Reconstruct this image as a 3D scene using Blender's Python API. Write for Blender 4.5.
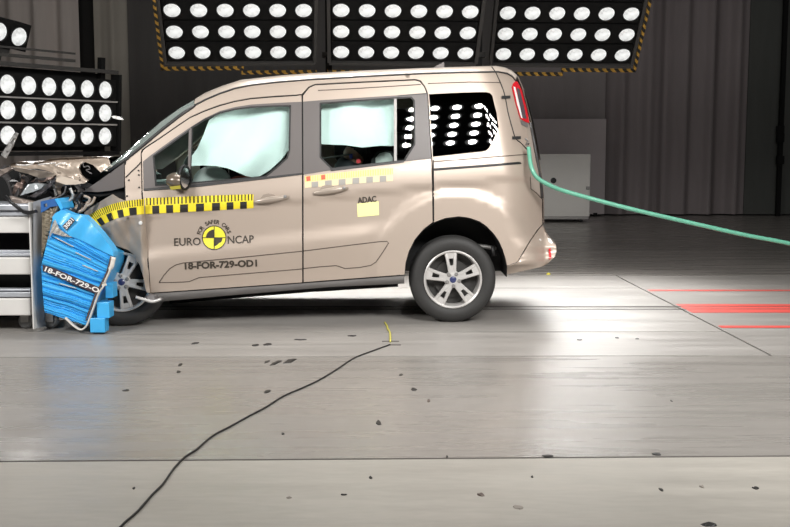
import bpy, bmesh, math, random
from mathutils import Vector, Matrix
from mathutils.geometry import delaunay_2d_cdt
random.seed(7)
for o in list(bpy.data.objects): bpy.data.objects.remove(o)
scn = bpy.context.scene; COL = scn.collection

# ------------------------------------------------------------ camera, world, exposure
F = 1000.0; TH = math.atan(102.5/F); D = 7.39; H = 1.208
CT, ST = math.cos(TH), math.sin(TH)
cam = bpy.data.cameras.new('camera'); camo = bpy.data.objects.new('camera', cam); COL.objects.link(camo)
cam.sensor_width = 36; cam.lens = F*36/790; cam.clip_end = 200
camo.location = (0, -D, H); camo.rotation_euler = (math.pi/2-TH, 0, 0); scn.camera = camo
w = bpy.data.worlds.new('hall_ambient'); scn.world = w; w.use_nodes = True
w.node_tree.nodes['Background'].inputs[0].default_value = (.9, .95, 1, 1)
w.node_tree.nodes['Background'].inputs[1].default_value = 0.02
scn.view_settings.view_transform = 'Standard'; scn.view_settings.look = 'None'
scn.view_settings.gamma = 1; scn.view_settings.use_curve_mapping = False
scn.view_settings.exposure = 0.0
P_FRONT, P_BACK, P_SIDE, P_FILL, P_TOP = 5.0, 1.35, 1.6, 24.0, 3.6     # watts of each lamp
LENS_E = 0.8

# ------------------------------------------------------------ measuring helpers: photo position + distance -> place in the hall
def ray(px, py):
    u = (px-395)/F; v = (263.5-py)/F
    return Vector((u, CT+v*ST, -ST+v*CT))
def at(px, py, Y):
    d = ray(px, py); t = (Y+D)/d.y
    return Vector((d.x*t, Y, H+d.z*t))
def flr(px, py, z=0.0):
    d = ray(px, py); t = (z-H)/d.z
    return Vector((d.x*t, d.y*t-D, z))

# ------------------------------------------------------------ materials
MATS = {}
def mat(name, col, rough=.5, metal=0, coat=0, spec=.5, emit=0, noise=None, bump=None, sheen=0):
    """noise=(scale, amount[, stretch]) varies the colour, bump=(scale, strength)"""
    if name in MATS: return MATS[name]
    m = bpy.data.materials.new(name); m.use_nodes = True; nt = m.node_tree; b = nt.nodes['Principled BSDF']
    b.inputs['Base Color'].default_value = (*col, 1); b.inputs['Roughness'].default_value = rough
    b.inputs['Metallic'].default_value = metal; b.inputs['Coat Weight'].default_value = coat
    b.inputs['Coat Roughness'].default_value = .08; b.inputs['Specular IOR Level'].default_value = spec
    if emit:
        b.inputs['Emission Color'].default_value = (*col, 1); b.inputs['Emission Strength'].default_value = emit
    if noise or bump: tc = nt.nodes.new('ShaderNodeTexCoord')
    if noise:
        mp = nt.nodes.new('ShaderNodeMapping'); nt.links.new(tc.outputs['Object'], mp.inputs[0])
        if len(noise) > 2: mp.inputs['Scale'].default_value = noise[2]
        n = nt.nodes.new('ShaderNodeTexNoise'); n.inputs['Scale'].default_value = noise[0]; n.inputs['Detail'].default_value = 5
        nt.links.new(mp.outputs[0], n.inputs['Vector'])
        r = nt.nodes.new('ShaderNodeMapRange'); r.inputs['To Min'].default_value = 1-noise[1]; r.inputs['To Max'].default_value = 1+noise[1]
        nt.links.new(n.outputs['Fac'], r.inputs['Value'])
        mx = nt.nodes.new('ShaderNodeVectorMath'); mx.operation = 'SCALE'; mx.inputs[0].default_value = col
        nt.links.new(r.outputs[0], mx.inputs['Scale']); nt.links.new(mx.outputs[0], b.inputs['Base Color'])
    if bump:
        n2 = nt.nodes.new('ShaderNodeTexNoise'); n2.inputs['Scale'].default_value = bump[0]; n2.inputs['Detail'].default_value = 3
        nt.links.new(tc.outputs['Object'], n2.inputs['Vector'])
        bp = nt.nodes.new('ShaderNodeBump'); bp.inputs['Strength'].default_value = bump[1]; bp.inputs['Distance'].default_value = .02
        nt.links.new(n2.outputs['Fac'], bp.inputs['Height']); nt.links.new(bp.outputs[0], b.inputs['Normal'])
    MATS[name] = m; return m
def glass(name, tint, ior=1.5, refl=1.0):
    m = bpy.data.materials.new(name); m.use_nodes = True; nt = m.node_tree; nt.nodes.clear()
    o = nt.nodes.new('ShaderNodeOutputMaterial'); t = nt.nodes.new('ShaderNodeBsdfTransparent'); g = nt.nodes.new('ShaderNodeBsdfGlossy')
    f = nt.nodes.new('ShaderNodeFresnel'); f.inputs['IOR'].default_value = ior; x = nt.nodes.new('ShaderNodeMixShader')
    t.inputs[0].default_value = (*tint, 1); g.inputs['Roughness'].default_value = .01; g.inputs[0].default_value = (refl, refl, refl, 1)
    nt.links.new(f.outputs[0], x.inputs[0]); nt.links.new(t.outputs[0], x.inputs[1]); nt.links.new(g.outputs[0], x.inputs[2]); nt.links.new(x.outputs[0], o.inputs[0])
    return m
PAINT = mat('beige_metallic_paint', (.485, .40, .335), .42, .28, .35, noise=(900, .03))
PAINT2 = mat('scraped_beige_paint', (.42, .345, .28), .40, .3, .3, noise=(10, .10), bump=(5, .3))
BLACK = mat('black_plastic', (.012, .012, .012), .55); RUBBER = mat('tyre_rubber', (.028, .027, .026), .62, noise=(60, .15))
DARK = mat('dark_trim', (.035, .034, .034), .45); PILLAR = mat('grey_pillar_trim', (.135, .120, .115), .42, noise=(300, .05))
SILLM = mat('sill_plastic', (.20, .19, .185), .36); STEEL = mat('alloy_silver', (.62, .60, .58), .36, .35)
STEEL2 = mat('dull_steel', (.30, .29, .28), .5, .6, noise=(30, .3)); WHITE = mat('white_paint', (.78, .77, .75), .4, noise=(6, .06))
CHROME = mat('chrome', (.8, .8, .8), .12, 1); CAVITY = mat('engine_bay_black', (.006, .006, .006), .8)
GLASS = glass('tinted_window_glass', (.86, .975, .95)); GLASSD = glass('privacy_glass', (.02, .022, .022), 1.75)
GLASSW = glass('windscreen_glass', (.45, .58, .54))
def craze(m, col, f):      # shattered laminated glass scatters some light
    nt = m.node_tree; o = nt.nodes['Material Output']; src = o.inputs[0].links[0].from_socket; d = nt.nodes.new('ShaderNodeBsdfDiffuse'); d.inputs[0].default_value = (*col, 1)
    x = nt.nodes.new('ShaderNodeMixShader'); x.inputs[0].default_value = f; nt.links.new(src, x.inputs[1]); nt.links.new(d.outputs[0], x.inputs[2]); nt.links.new(x.outputs[0], o.inputs[0])
craze(GLASSW, (.55, .66, .62), .35)
BAG = mat('airbag_cloth', (.93, .975, .965), .85, noise=(5, .05), bump=(7, .55))
YELLOW = mat('yellow_tape', (.90, .72, .03), .5); INK = mat('black_print', (.02, .018, .016), .55); GREYINK = mat('grey_tape_mark', (.36, .34, .31), .55)
PALEY = mat('pale_yellow_tape', (.90, .72, .10), .5); LOGOY = mat('logo_yellow', (.88, .80, .06), .45); STICKY = mat('pale_yellow_sticker', (.95, .90, .40), .5)
PRINT = mat('charcoal_print', (.05, .04, .03), .5); RED = mat('tail_lamp_red', (.62, .02, .03), .18, 0, .6); SMOKE = mat('smoked_lens', (.10, .08, .09), .15, 0, .5)
BLUE = mat('blue_cladding', (.06, .44, .85), .38, 0, .1, noise=(7, .10), bump=(25, .12)); HONEY = mat('honeycomb_aluminium', (.42, .36, .27), .5, .5, noise=(50, .4))
TROLLEY = mat('trolley_white_paint', (.72, .70, .67), .45, noise=(4, .10)); TROLLEYG = mat('trolley_plate_grey', (.48, .50, .54), .38, .25, noise=(10, .12, (1, 1, .3)))
BADGE = mat('badge_blue', (.03, .04, .13), .3, 0, .4); GREEN = mat('green_hose', (.11, .36, .25), .4, 0, .2, noise=(30, .2))
RAILB = mat('black_powder_coat', (.008, .008, .008), .6, spec=.15); RAILG = mat('grey_rail', (.05, .048, .046), .6, spec=.2)

# ------------------------------------------------------------ object helpers
def wloc(o):
    v = Vector((0, 0, 0))
    while o: v += o.location; o = o.parent
    return v
def obj(name, me, m=None, parent=None):
    o = bpy.data.objects.new(name, me); COL.objects.link(o)
    if parent: o.parent = parent
    if m and not me.materials: me.materials.append(m)
    return o
def mk(name, vs, fs, m, parent=None, smooth=False, local=False):
    """one mesh object; vertices in world space unless local"""
    me = bpy.data.meshes.new(name)
    off = Vector((0, 0, 0)) if (local or not parent) else wloc(parent)
    me.from_pydata([tuple(Vector(v)-off) for v in vs], [], fs); me.update()
    if smooth: me.polygons.foreach_set('use_smooth', [True]*len(me.polygons))
    return obj(name, me, m, parent)
def tag(o, label, cat, group=None):
    o['label'] = label; o['category'] = cat
    if group: o['group'] = group
    return o
def thing(name, label, cat, loc, group=None):
    o = bpy.data.objects.new(name, None); COL.objects.link(o); o.location = loc; o.empty_display_size = .1
    return tag(o, label, cat, group)
def struct(o): o['kind'] = 'structure'; return o
class MB:
    def __init__(s): s.v = []; s.f = []
    def add(s, vs, fs):
        n = len(s.v); s.v += [Vector(v) for v in vs]; s.f += [tuple(i+n for i in f) for f in fs]; return s
    def box(s, a, b, M=None):
        (x0, y0, z0), (x1, y1, z1) = a, b
        vs = [Vector(p) for p in ((x0,y0,z0),(x1,y0,z0),(x1,y1,z0),(x0,y1,z0),(x0,y0,z1),(x1,y0,z1),(x1,y1,z1),(x0,y1,z1))]
        if M: vs = [M@v for v in vs]
        return s.add(vs, [(0,3,2,1),(4,5,6,7),(0,1,5,4),(1,2,6,5),(2,3,7,6),(3,0,4,7)])
    def lathe(s, prof, n=24, M=None, closed=False):
        """prof = [(r, y)] about the Y axis"""
        base = len(s.v); vs = []
        for (r, y) in prof:
            for k in range(n):
                a = 2*math.pi*k/n; v = Vector((r*math.cos(a), y, r*math.sin(a))); vs.append(M@v if M else v)
        fs = []; m = len(prof)
        for i in range(m if closed else m-1):
            j = (i+1) % m
            for k in range(n): fs.append((i*n+k, i*n+(k+1) % n, j*n+(k+1) % n, j*n+k))
        return s.add(vs, fs)
    def build(s, name, m, parent=None, smooth=False, local=False): return mk(name, s.v, s.f, m, parent, smooth, local)
def bevbox(name, a, b, m, parent=None, bev=.01, M=None):
    mb = MB().box(a, b, M); o = mb.build(name, m, parent)
    bm = bmesh.new(); bm.from_mesh(o.data)
    bmesh.ops.bevel(bm, geom=bm.edges[:], offset=bev, segments=2, affect='EDGES', profile=.5); bm.to_mesh(o.data); bm.free(); return o
def spline(pts, n=6):
    pts = [Vector(p) for p in pts]; out = []
    for i in range(len(pts)-1):
        p0 = pts[max(i-1, 0)]; p1 = pts[i]; p2 = pts[i+1]; p3 = pts[min(i+2, len(pts)-1)]
        for k in range(n):
            t = k/n
            out.append(.5*((2*p1)+(p2-p0)*t+(2*p0-5*p1+4*p2-p3)*t*t+(3*p1-p0-3*p2+p3)*t**3))
    return out+[pts[-1]]
def tube_data(path, r, seg=8, flat=None):
    """tube along a path; flat=(rx, ry) makes a strap"""
    vs = []; fs = []; n = len(path)
    up = Vector((0, 0, 1))
    for i, p in enumerate(path):
        t = (path[min(i+1, n-1)]-path[max(i-1, 0)]).normalized()
        a = t.cross(up if abs(t.z) < .95 else Vector((0, 1, 0))).normalized(); b = a.cross(t)
        rx, ry = flat if flat else (r, r)
        for k in range(seg):
            q = 2*math.pi*k/seg; vs.append(p+a*math.cos(q)*rx+b*math.sin(q)*ry)
    for i in range(n-1):
        for k in range(seg): fs.append((i*seg+k, i*seg+(k+1) % seg, (i+1)*seg+(k+1) % seg, (i+1)*seg+k))
    fs += [tuple(range(seg))[::-1], tuple((n-1)*seg+k for k in range(seg))]
    return vs, fs
def tube(name, path, r, m, parent=None, seg=8, flat=None):
    vs, fs = tube_data([Vector(p) for p in path], r, seg, flat); return mk(name, vs, fs, m, parent, True)
def lerp(tab, x):
    if x <= tab[0][0]: return tab[0][1]
    for (a, b), (c, d) in zip(tab, tab[1:]):
        if x <= c: return b+(d-b)*(x-a)/(c-a)
    return tab[-1][1]
def sm(x): x = max(0, min(1, x)); return x*x*(3-2*x)
def inside(p, poly):
    x, y = p; c = False; n = len(poly)
    for i in range(n):
        x1, y1 = poly[i]; x2, y2 = poly[i-1]
        if (y1 > y) != (y2 > y) and x < (x2-x1)*(y-y1)/(y2-y1)+x1: c = not c
    return c
def dense(poly, s):
    out = []
    for i in range(len(poly)):
        a = Vector(poly[i]); b = Vector(poly[(i+1) % len(poly)]); n = max(1, int(math.ceil((b-a).length/s)))
        for k in range(n): out.append(tuple(a+(b-a)*k/n))
    return out
def inset(poly, d):
    ar = sum(poly[i-1][0]*poly[i][1]-poly[i][0]*poly[i-1][1] for i in range(len(poly)))
    sg = 1 if ar > 0 else -1; out = []; n = len(poly)
    for i in range(n):
        p = Vector(poly[i]); a = (p-Vector(poly[i-1])); b = (Vector(poly[(i+1) % n])-p)
        na = Vector((-a.y, a.x)).normalized(); nb = Vector((-b.y, b.x)).normalized(); m = na+nb
        if m.length < 1e-6: m = na
        m = m.normalized(); k = d/max(.45, m.dot(na)); out.append(tuple(p+m*k*sg))
    return out
def segdist(p, loops):
    best = 1e9; P = Vector(p)
    for L in loops:
        for i in range(len(L)):
            a = Vector(L[i-1]); b = Vector(L[i]); ab = b-a; t = max(0, min(1, (P-a).dot(ab)/max(ab.dot(ab), 1e-9)))
            best = min(best, (P-a-ab*t).length)
    return best
def cdt(outer, holes, step):
    loops = [dense(outer, step*.9)]+[dense(h, step*.9) for h in holes]
    pts = []; ed = []
    for L in loops:
        n = len(pts); pts += [Vector(p) for p in L]; ed += [(n+i, n+(i+1) % len(L)) for i in range(len(L))]
    nb = len(pts)
    xs = [p[0] for p in outer]; ys = [p[1] for p in outer]
    coarse = [outer]+list(holes)
    y = min(ys)+step*.5; row = 0
    while y < max(ys):
        x = min(xs)+step*(.5 if row % 2 else .25)
        while x < max(xs):
            if inside((x, y), outer) and not any(inside((x, y), h) for h in holes) and segdist((x, y), coarse) > step*.45:
                pts.append(Vector((x, y)))
            x += step
        y += step; row += 1
    v, e, f, ov, oe, of = delaunay_2d_cdt(pts, ed, [], 0, 1e-5)
    fs = []
    for t in f:
        c = sum((v[i] for i in t), Vector((0, 0)))/len(t)
        if inside(c, outer) and not any(inside(c, h) for h in holes): fs.append(tuple(t))
    return v, fs

# ------------------------------------------------------------ van side surface: how far each point of the flank stands from the door plane
W = 1.80
CREASE = [(140, 214), (300, 199), (410, 186.5), (500, 178), (545, 174)]
LOWER = [(140, 265), (160, 261), (330, 241.5), (390, 235), (545, 224)]
REAR = [(66, 514), (73, 517), (81, 520), (90, 524), (123, 531.5), (160, 538.5), (198, 543.5), (224, 544), (236, 548), (246, 557), (275, 558)]
def yaw(x): return .068*x-.029
def side(px, py):
    b = 190-.1008*(px-143); c = lerp(CREASE, px); d = lerp(LOWER, px); s = 293.5-.0722*(px-150)
    r = math.hypot((px-456)/1.0, (py-277))
    if py < b:
        up = (b-py)/136; y = .015+.15*up+.10*up*up
    elif py < c: y = .015-.024*math.sin((py-b)/(c-b)*math.pi/2)
    else:
        k = sm((py-c)/6); y = -.009+.017*k
        near = sm((r-70)/40)
        dd = d-py
        if dd > 0: y += -.020*near*sm(1-dd/17)
        else: y += near*(-.020+.034*sm((py-d)/(s-d+1)))
    if py > 150: y -= .026*sm((92-r)/13)*sm((py-150)/25)
    e = lerp(REAR, py)-px
    if e < 44: y += .30*(1-e/44)**2.4 if e > 0 else .30+.01*-e
    return y+(px-453)*.0005
def sp(px, py, off=0.0): return at(px, py, side(px, py)+off)
def far(v): return Vector((v.x, W+2*yaw(v.x)-v.y, v.z))
def panel(name, outer, holes, m, parent, fn=None, off=0.0, step=5.0, rim=.022, mirror=False, gap=.0):
    fn = fn or sp
    if gap: outer = inset(outer, gap)
    v, fs = cdt(outer, holes, step)
    P = [fn(p.x, p.y, off) for p in v]
    cnt = {}
    for t in fs:
        for i in range(3):
            a, b = t[i], t[(i+1) % 3]; cnt[(a, b)] = 1
    F = [t[::-1] for t in fs]; n0 = len(P); ex = {}
    def dup(i, dy):
        k = (i, dy)
        if k not in ex: ex[k] = len(P); P.append(P[i]+Vector((0, dy, 0)))
        return ex[k]
    for (a, b) in list(cnt):
        if (b, a) not in cnt: F.append((dup(a, 0.0), dup(b, 0.0), dup(b, rim), dup(a, rim)))
    nrm = []
    for p in v:     # normals straight from the surface, so shading stays even up to the panel edges
        t1 = fn(p.x+.4, p.y, off)-fn(p.x-.4, p.y, off); t2 = fn(p.x, p.y+.4, off)-fn(p.x, p.y-.4, off); q = t1.cross(t2)
        q = q.normalized() if q.length > 1e-12 else Vector((0, -1, 0)); nrm.append(q if q.y < 0 else -q)
    ns = len(fs)
    def finish(o, flip):
        me = o.data; ln = []
        for i, pl in enumerate(me.polygons):
            for vi in pl.vertices:
                if i < ns: q = nrm[vi]; ln.append((q.x, -q.y if flip else q.y, q.z))
                else: ln.append(tuple(pl.normal))
        me.normals_split_custom_set(ln)
    Fo = []
    for t in F[:ns]:
        q = (P[t[1]]-P[t[0]]).cross(P[t[2]]-P[t[0]]); Fo.append(t if q.y < 0 else t[::-1])
    F = Fo+F[ns:]
    o = mk(name, P, F, m, parent, True); finish(o, False)
    if mirror:
        o2 = mk(name, [far(p) for p in P], [f[::-1] for f in F], m, parent, True); finish(o2, True)
    return o
def grid(name, rows, m, parent=None, smooth=True, close=False):
    n = len(rows[0]); vs = [p for r in rows for p in r]; fs = []
    for i in range(len(rows)-1):
        for k in range(n-1): fs.append((i*n+k, i*n+k+1, (i+1)*n+k+1, (i+1)*n+k))
    return mk(name, vs, fs, m, parent, smooth)
def text_data(s, bold=0.0):
    cu = bpy.data.curves.new('lettering', 'FONT'); cu.body = s; cu.offset = bold; cu.resolution_u = 3
    ob = bpy.data.objects.new('lettering', cu); COL.objects.link(ob); bpy.context.view_layer.update()
    me = bpy.data.meshes.new_from_object(ob.evaluated_get(bpy.context.evaluated_depsgraph_get()))
    v = [(p.co.x, p.co.y) for p in me.vertices]; f = [tuple(p.vertices) for p in me.polygons]
    bpy.data.objects.remove(ob); bpy.data.curves.remove(cu); bpy.data.meshes.remove(me); return v, f
def text_on(name, s, x0, x1, yb0, yb1, cap, m, parent, fn, off=-.004, bold=0.0):
    """lettering from x0 to x1 on a sloping base line, draped on a surface"""
    v, f = text_data(s, bold); u0 = min(p[0] for p in v); u1 = max(p[0] for p in v)
    an = math.atan2(yb1-yb0, x1-x0); P = []
    for (u, q) in v:
        t = (u-u0)/(u1-u0); h = q/.70*cap; P.append(fn(x0+(x1-x0)*t+h*math.sin(an), yb0+(yb1-yb0)*t-h*math.cos(an), off))
    return mk(name, P, f, m, parent)

# ============================================================ THE HALL
def floor_mat(name, base, rough, streak, spec=.5):
    m = bpy.data.materials.new(name); m.use_nodes = True; nt = m.node_tree; N = nt.nodes; L = nt.links; b = N['Principled BSDF']
    tc = N.new('ShaderNodeTexCoord')
    def noise(scale, sc, det=5):
        mp = N.new('ShaderNodeMapping'); mp.inputs['Scale'].default_value = sc; L.new(tc.outputs['Object'], mp.inputs[0])
        n = N.new('ShaderNodeTexNoise'); n.inputs['Scale'].default_value = scale; n.inputs['Detail'].default_value = det; L.new(mp.outputs[0], n.inputs['Vector']); return n
    n1 = noise(.8, (1, 1, 1)); n2 = noise(2.2, (.35, 4, 1)); n3 = noise(18, (.5, 2, 1), 6); n4 = noise(5, (.25, 5, 1), 6)
    def mr(n, a, bb, lo=0.3, hi=.7):
        r = N.new('ShaderNodeMapRange'); r.inputs['From Min'].default_value = lo; r.inputs['From Max'].default_value = hi
        r.inputs['To Min'].default_value = a; r.inputs['To Max'].default_value = bb; L.new(n.outputs['Fac'], r.inputs['Value']); return r
    r1 = mr(n1, 1-.10*streak, 1+.10*streak); r2 = mr(n2, 1-.10*streak, 1+.08*streak); r3 = mr(n3, .95, 1.05); r4 = mr(n4, 1, 1-.10*streak, .66, .8)
    cur = None
    for r in (r1, r2, r3, r4):
        if cur is None: cur = r; continue
        x = N.new('ShaderNodeMath'); x.operation = 'MULTIPLY'; L.new(cur.outputs[0], x.inputs[0]); L.new(r.outputs[0], x.inputs[1]); cur = x
    s = N.new('ShaderNodeVectorMath'); s.operation = 'SCALE'; s.inputs[0].default_value = base; L.new(cur.outputs[0], s.inputs['Scale']); L.new(s.outputs[0], b.inputs['Base Color'])
    rr = mr(n2, rough-.06, rough+.10); L.new(rr.outputs[0], b.inputs['Roughness']); b.inputs['Specular IOR Level'].default_value = spec
    bp = N.new('ShaderNodeBump'); bp.inputs['Strength'].default_value = .08; bp.inputs['Distance'].default_value = .01; L.new(n3.outputs['Fac'], bp.inputs['Height']); L.new(bp.outputs[0], b.inputs['Normal'])
    return m
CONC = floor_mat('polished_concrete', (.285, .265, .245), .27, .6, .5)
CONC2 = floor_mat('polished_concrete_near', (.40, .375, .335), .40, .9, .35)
PLATE = floor_mat('floor_plate_grey', (.33, .31, .29), .36, .9, .4)
SEAM = mat('dark_joint', (.03, .028, .026), .7)
X0, X1, Y0, Y1, ZC = -13.0, 13.0, -10.0, 15.4, 8.0
def quad(name, p, m, parent=None): return mk(name, p, [(0, 1, 2, 3)], m, parent)
# floor: a slab with raised sheets between recessed joints (slabs are parts)
fl = struct(MB().box((X0, Y0, -.3), (X1, Y1, -.012)).build('floor', SEAM))
def slab(corners, m, top=0.0, g=.010):
    """floor slab from four corner points, edges stepped in for the joint"""
    c = sum((Vector(p) for p in corners), Vector())/4; vs = []
    for p in corners:
        p = Vector(p); vs.append(Vector((p.x, p.y, top)))
    n = len(vs); ins = inset([(v.x, v.y) for v in vs], g); vs = [Vector((a, b, top)) for a, b in ins]
    lo = [v-Vector((0, 0, .03)) for v in vs]
    o = mk('floor_slab', vs+lo, [(0, 1, 2, 3), (0, 4, 5, 1), (1, 5, 6, 2), (2, 6, 7, 3), (3, 7, 4, 0)], m, fl)
    bm = bmesh.new(); bm.from_mesh(o.data); bmesh.ops.recalc_face_normals(bm, faces=bm.faces[:]); bm.to_mesh(o.data); bm.free(); return o
def lineY(pa, pb):
    a = flr(*pa); b = flr(*pb); k = (b.y-a.y)/(b.x-a.x); return lambda x: a.y+k*(x-a.x)
s1 = lineY((0, 461.5), (790, 456)); s2 = lineY((0, 357.5), (772, 355.5)); s3 = lineY((0, 333), (740, 331.5)); s4 = lineY((0, 307.5), (790, 307.5)); s5 = lineY((0, 288), (790, 288)); s6 = lineY((0, 275.5), (790, 275.5))
pa, pb = flr(615, 275), flr(771, 355.5)
def pedge(y): return pa.x+(pb.x-pa.x)*(y-pa.y)/(pb.y-pa.y)
def strip(fa, fb, xa, xb, m):
    slab([(xa, fa(xa), 0), (xb, fa(xb), 0), (xb, fb(xb), 0), (xa, fb(xa), 0)], m)
k0 = lambda x: Y0; k1 = lambda x: Y1
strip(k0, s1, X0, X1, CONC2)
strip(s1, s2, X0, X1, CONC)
def strip2(fa, fb, m):
    e0 = pedge(fa(pb.x)); e1 = pedge(fb(pb.x))
    slab([(X0, fa(X0), 0), (e0, fa(e0), 0), (e1, fb(e1), 0), (X0, fb(X0), 0)], m)
    return e0, e1
eds = []
for fa, fb in ((s2, s3), (s3, s4), (s4, s5), (s5, s6)): eds.append(strip2(fa, fb, PLATE))
eA, eB = pedge(s2(pb.x)), pedge(s6(pa.x))
slab([(eA, s2(eA), 0), (X1, s2(X1), 0), (X1, s6(X1), 0), (eB, s6(eB), 0)], PLATE)
strip(s6, lineY((0, 252), (790, 252)), X0, X1, CONC)
strip(lineY((0, 252), (790, 252)), k1, X0, X1, CONC)
# steel rail slot lying along the track
rs = MB()
ya, yb_ = flr(395, 309.5).y, flr(395, 306.8).y
RAILM = mat('track_rail_steel', (.16, .15, .14), .35, .6, noise=(20, .2, (.1, 1, 1)))
tag(MB().box((X0+.2, ya, 0.0), (X1-.2, ya+.02, .004)).build('track_rail', RAILM), 'thin dark steel track rail running along the floor past the rear wheel, nearer one', 'rail', 'floor track rails')
tag(MB().box((X0+.2, yb_, 0.0), (X1-.2, yb_+.02, .004)).build('track_rail', RAILM), 'thin dark steel track rail running along the floor past the rear wheel, farther one', 'rail', 'floor track rails')
REDP = mat('red_floor_paint', (.78, .10, .08), .38, noise=(9, .12, (.2, 3, 1)))
for (y_, h_, lab) in ((290.6, 1.3, 'thin red painted floor stripe, the one farthest from the camera'), (308.6, 8.5, 'broad red painted floor stripe between the two thin ones'), (327, 2.2, 'thin red painted floor stripe, the one nearest the camera')):
    a = flr(700, y_+h_/2).y; b = flr(700, y_-h_/2).y
    o = mk('floor_stripe', [(pedge(a)+.03, a, .0025), (X1-.3, a, .0025), (X1-.3, b, .0025), (pedge(b)+.03, b, .0025)], [(0, 1, 2, 3)], REDP); tag(o, lab, 'stripe', 'red floor stripes')
WALLM = mat('hall_wall_dark', (.030, .028, .027), .9); CEILM = mat('hall_ceiling_dark', (.05, .048, .046), .9)
struct(MB().box((X0, Y1, 0), (X1, Y1+.2, ZC)).build('wall_back', WALLM)); struct(MB().box((X0-.2, Y0, 0), (X0, Y1, ZC)).build('wall_left', WALLM))
struct(MB().box((X1, Y0, 0), (X1+.2, Y1, ZC)).build('wall_right', WALLM)); struct(MB().box((X0, Y0-.2, 0), (X1, Y0, ZC)).build('wall_front', WALLM))
struct(MB().box((X0, Y0, ZC), (X1, Y1, ZC+.2)).build('ceiling', CEILM))
# pleated curtains in front of the back wall
def curtain(px0, px1, col, label, Y=14.9, amp=.07, wl=.42, zt=7.9, seed=1, z0=.03):
    rnd = random.Random(seed); xa = at(px0, 200, Y).x; xb = at(px1, 200, Y).x; n = int((xb-xa)/.035); top = []; bot = []
    ph = rnd.uniform(0, 6); x = xa; ph2 = rnd.uniform(0, 6)
    for i in range(n+1):
        x = xa+(xb-xa)*i/n; yy = Y+amp*(math.sin(x/wl*6.28+ph+1.2*math.sin(x*.9+ph2))+.5*math.sin(x/wl*2.9+ph2)+.25*math.sin(x/wl*14+ph))
        bot.append(Vector((x, yy, z0))); top.append(Vector((x+.01, Y+(yy-Y)*.8, zt)))
    mid = [a.lerp(b, .5) for a, b in zip(bot, top)]
    back = [v+Vector((0, .012, 0)) for v in top]; backb = [v+Vector((0, .012, 0)) for v in bot]
    o = grid('curtain', [bot, mid, top, back, backb], mat('curtain_'+label.split()[0]+str(seed), col, .9, noise=(3, .12, (3, 1, .3))))
    return tag(o, label, 'curtain', 'hall curtains')
curtain(-60, 83, (.62, .56, .52), 'light grey pleated curtain at the far left above the side lamp bank', seed=2, amp=.09, wl=.6)
curtain(99, 133, (.42, .39, .34), 'narrow brownish grey curtain right of the black gap', seed=3, wl=.5)
curtain(132, 505, (.11, .104, .10), 'very dark curtain hanging behind the van roof', seed=4, amp=.03, wl=.8)
curtain(500, 603, (.26, .235, .235), 'dark grey smooth curtain above the white cabinet', seed=5, amp=.02, wl=1.2)
curtain(600, 744, (.24, .21, .212), 'wide mauve grey pleated curtain right of the white cabinet', seed=6, amp=.10, wl=.62)
curtain(744, 860, (.08, .084, .078), 'blackish flat curtain at the far right edge', seed=8, amp=.012, wl=1.5, Y=14.85)
pp = at(782, 100, 14.6)
pst = thing('wall_post', 'thin black vertical post with clamps at the far right edge', 'post', (pp.x, 14.6, 0))
MB().box((pp.x-.045, 14.55, 0), (pp.x+.045, 14.64, 7.9)).build('pole', RAILB, pst)
for py in (130, 138, 160): q = at(781, py, 14.5); MB().box((q.x-.09, 14.46, q.z-.09), (q.x+.06, 14.55, q.z+.09)).build('clamp', RAILB, pst)
a = at(529, 119, 14.5); b = at(604, 215, 14.5)
lp = thing('partition_board', 'low mauve grey partition board standing behind the white cabinet', 'partition', ((a.x+b.x)/2, 14.5, 0))
PART = mat('partition_mauve', (.46, .415, .42), .8, noise=(2, .08))
bevbox('board', (a.x-2.0, 14.47, 0.05), (b.x, 14.53, a.z), PART, lp, .006); 
for x in (a.x-1.8, b.x-.2): MB().box((x-.04, 14.42, 0), (x+.04, 14.58, .08)).build('foot', RAILB, lp)
# white cabinet
a = at(540, 154, 12.4); b = at(589.5, 219.5, 12.4); CW = mat('cabinet_white', (.74, .72, .68), .5, noise=(1.5, .06))
cb = thing('equipment_cabinet', 'plain off-white metal cabinet on castors behind the van tail', 'cabinet', ((a.x+b.x)/2, 12.4, 0))
body = bevbox('body', (a.x-.55, 12.4, b.z+.06), (b.x, 13.3, a.z), CW, cb, .012)
bevbox('side_panel', (a.x-.45, 12.388, b.z+.14), (b.x-.06, 12.402, a.z-.05), CW, cb, .004)
bevbox('base_frame', (a.x-.54, 12.41, b.z), (b.x-.01, 13.29, b.z+.07), STEEL2, cb, .008)
q = at(553.5, 180.5, 12.38); MB().lathe([(.0001, -.02), (.055, -.018), (.06, 0.02)], 12, Matrix.Translation(q)).build('cable_hole', BLACK, cb)
q = at(587.5, 188, 12.38); bevbox('latch', (q.x-.03, 12.36, q.z-.03), (q.x+.04, 12.40, q.z+.03), STEEL2, cb, .006)
for x in (a.x-.4, b.x-.15):
    for y in (12.5, 13.2): MB().lathe([(.0001, -.025), (b.z*.5, -.025), (b.z*.5, .025), (.0001, .025)], 14, Matrix.Translation((x, y, b.z*.5))).build('castor', BLACK, cb, True)

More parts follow.
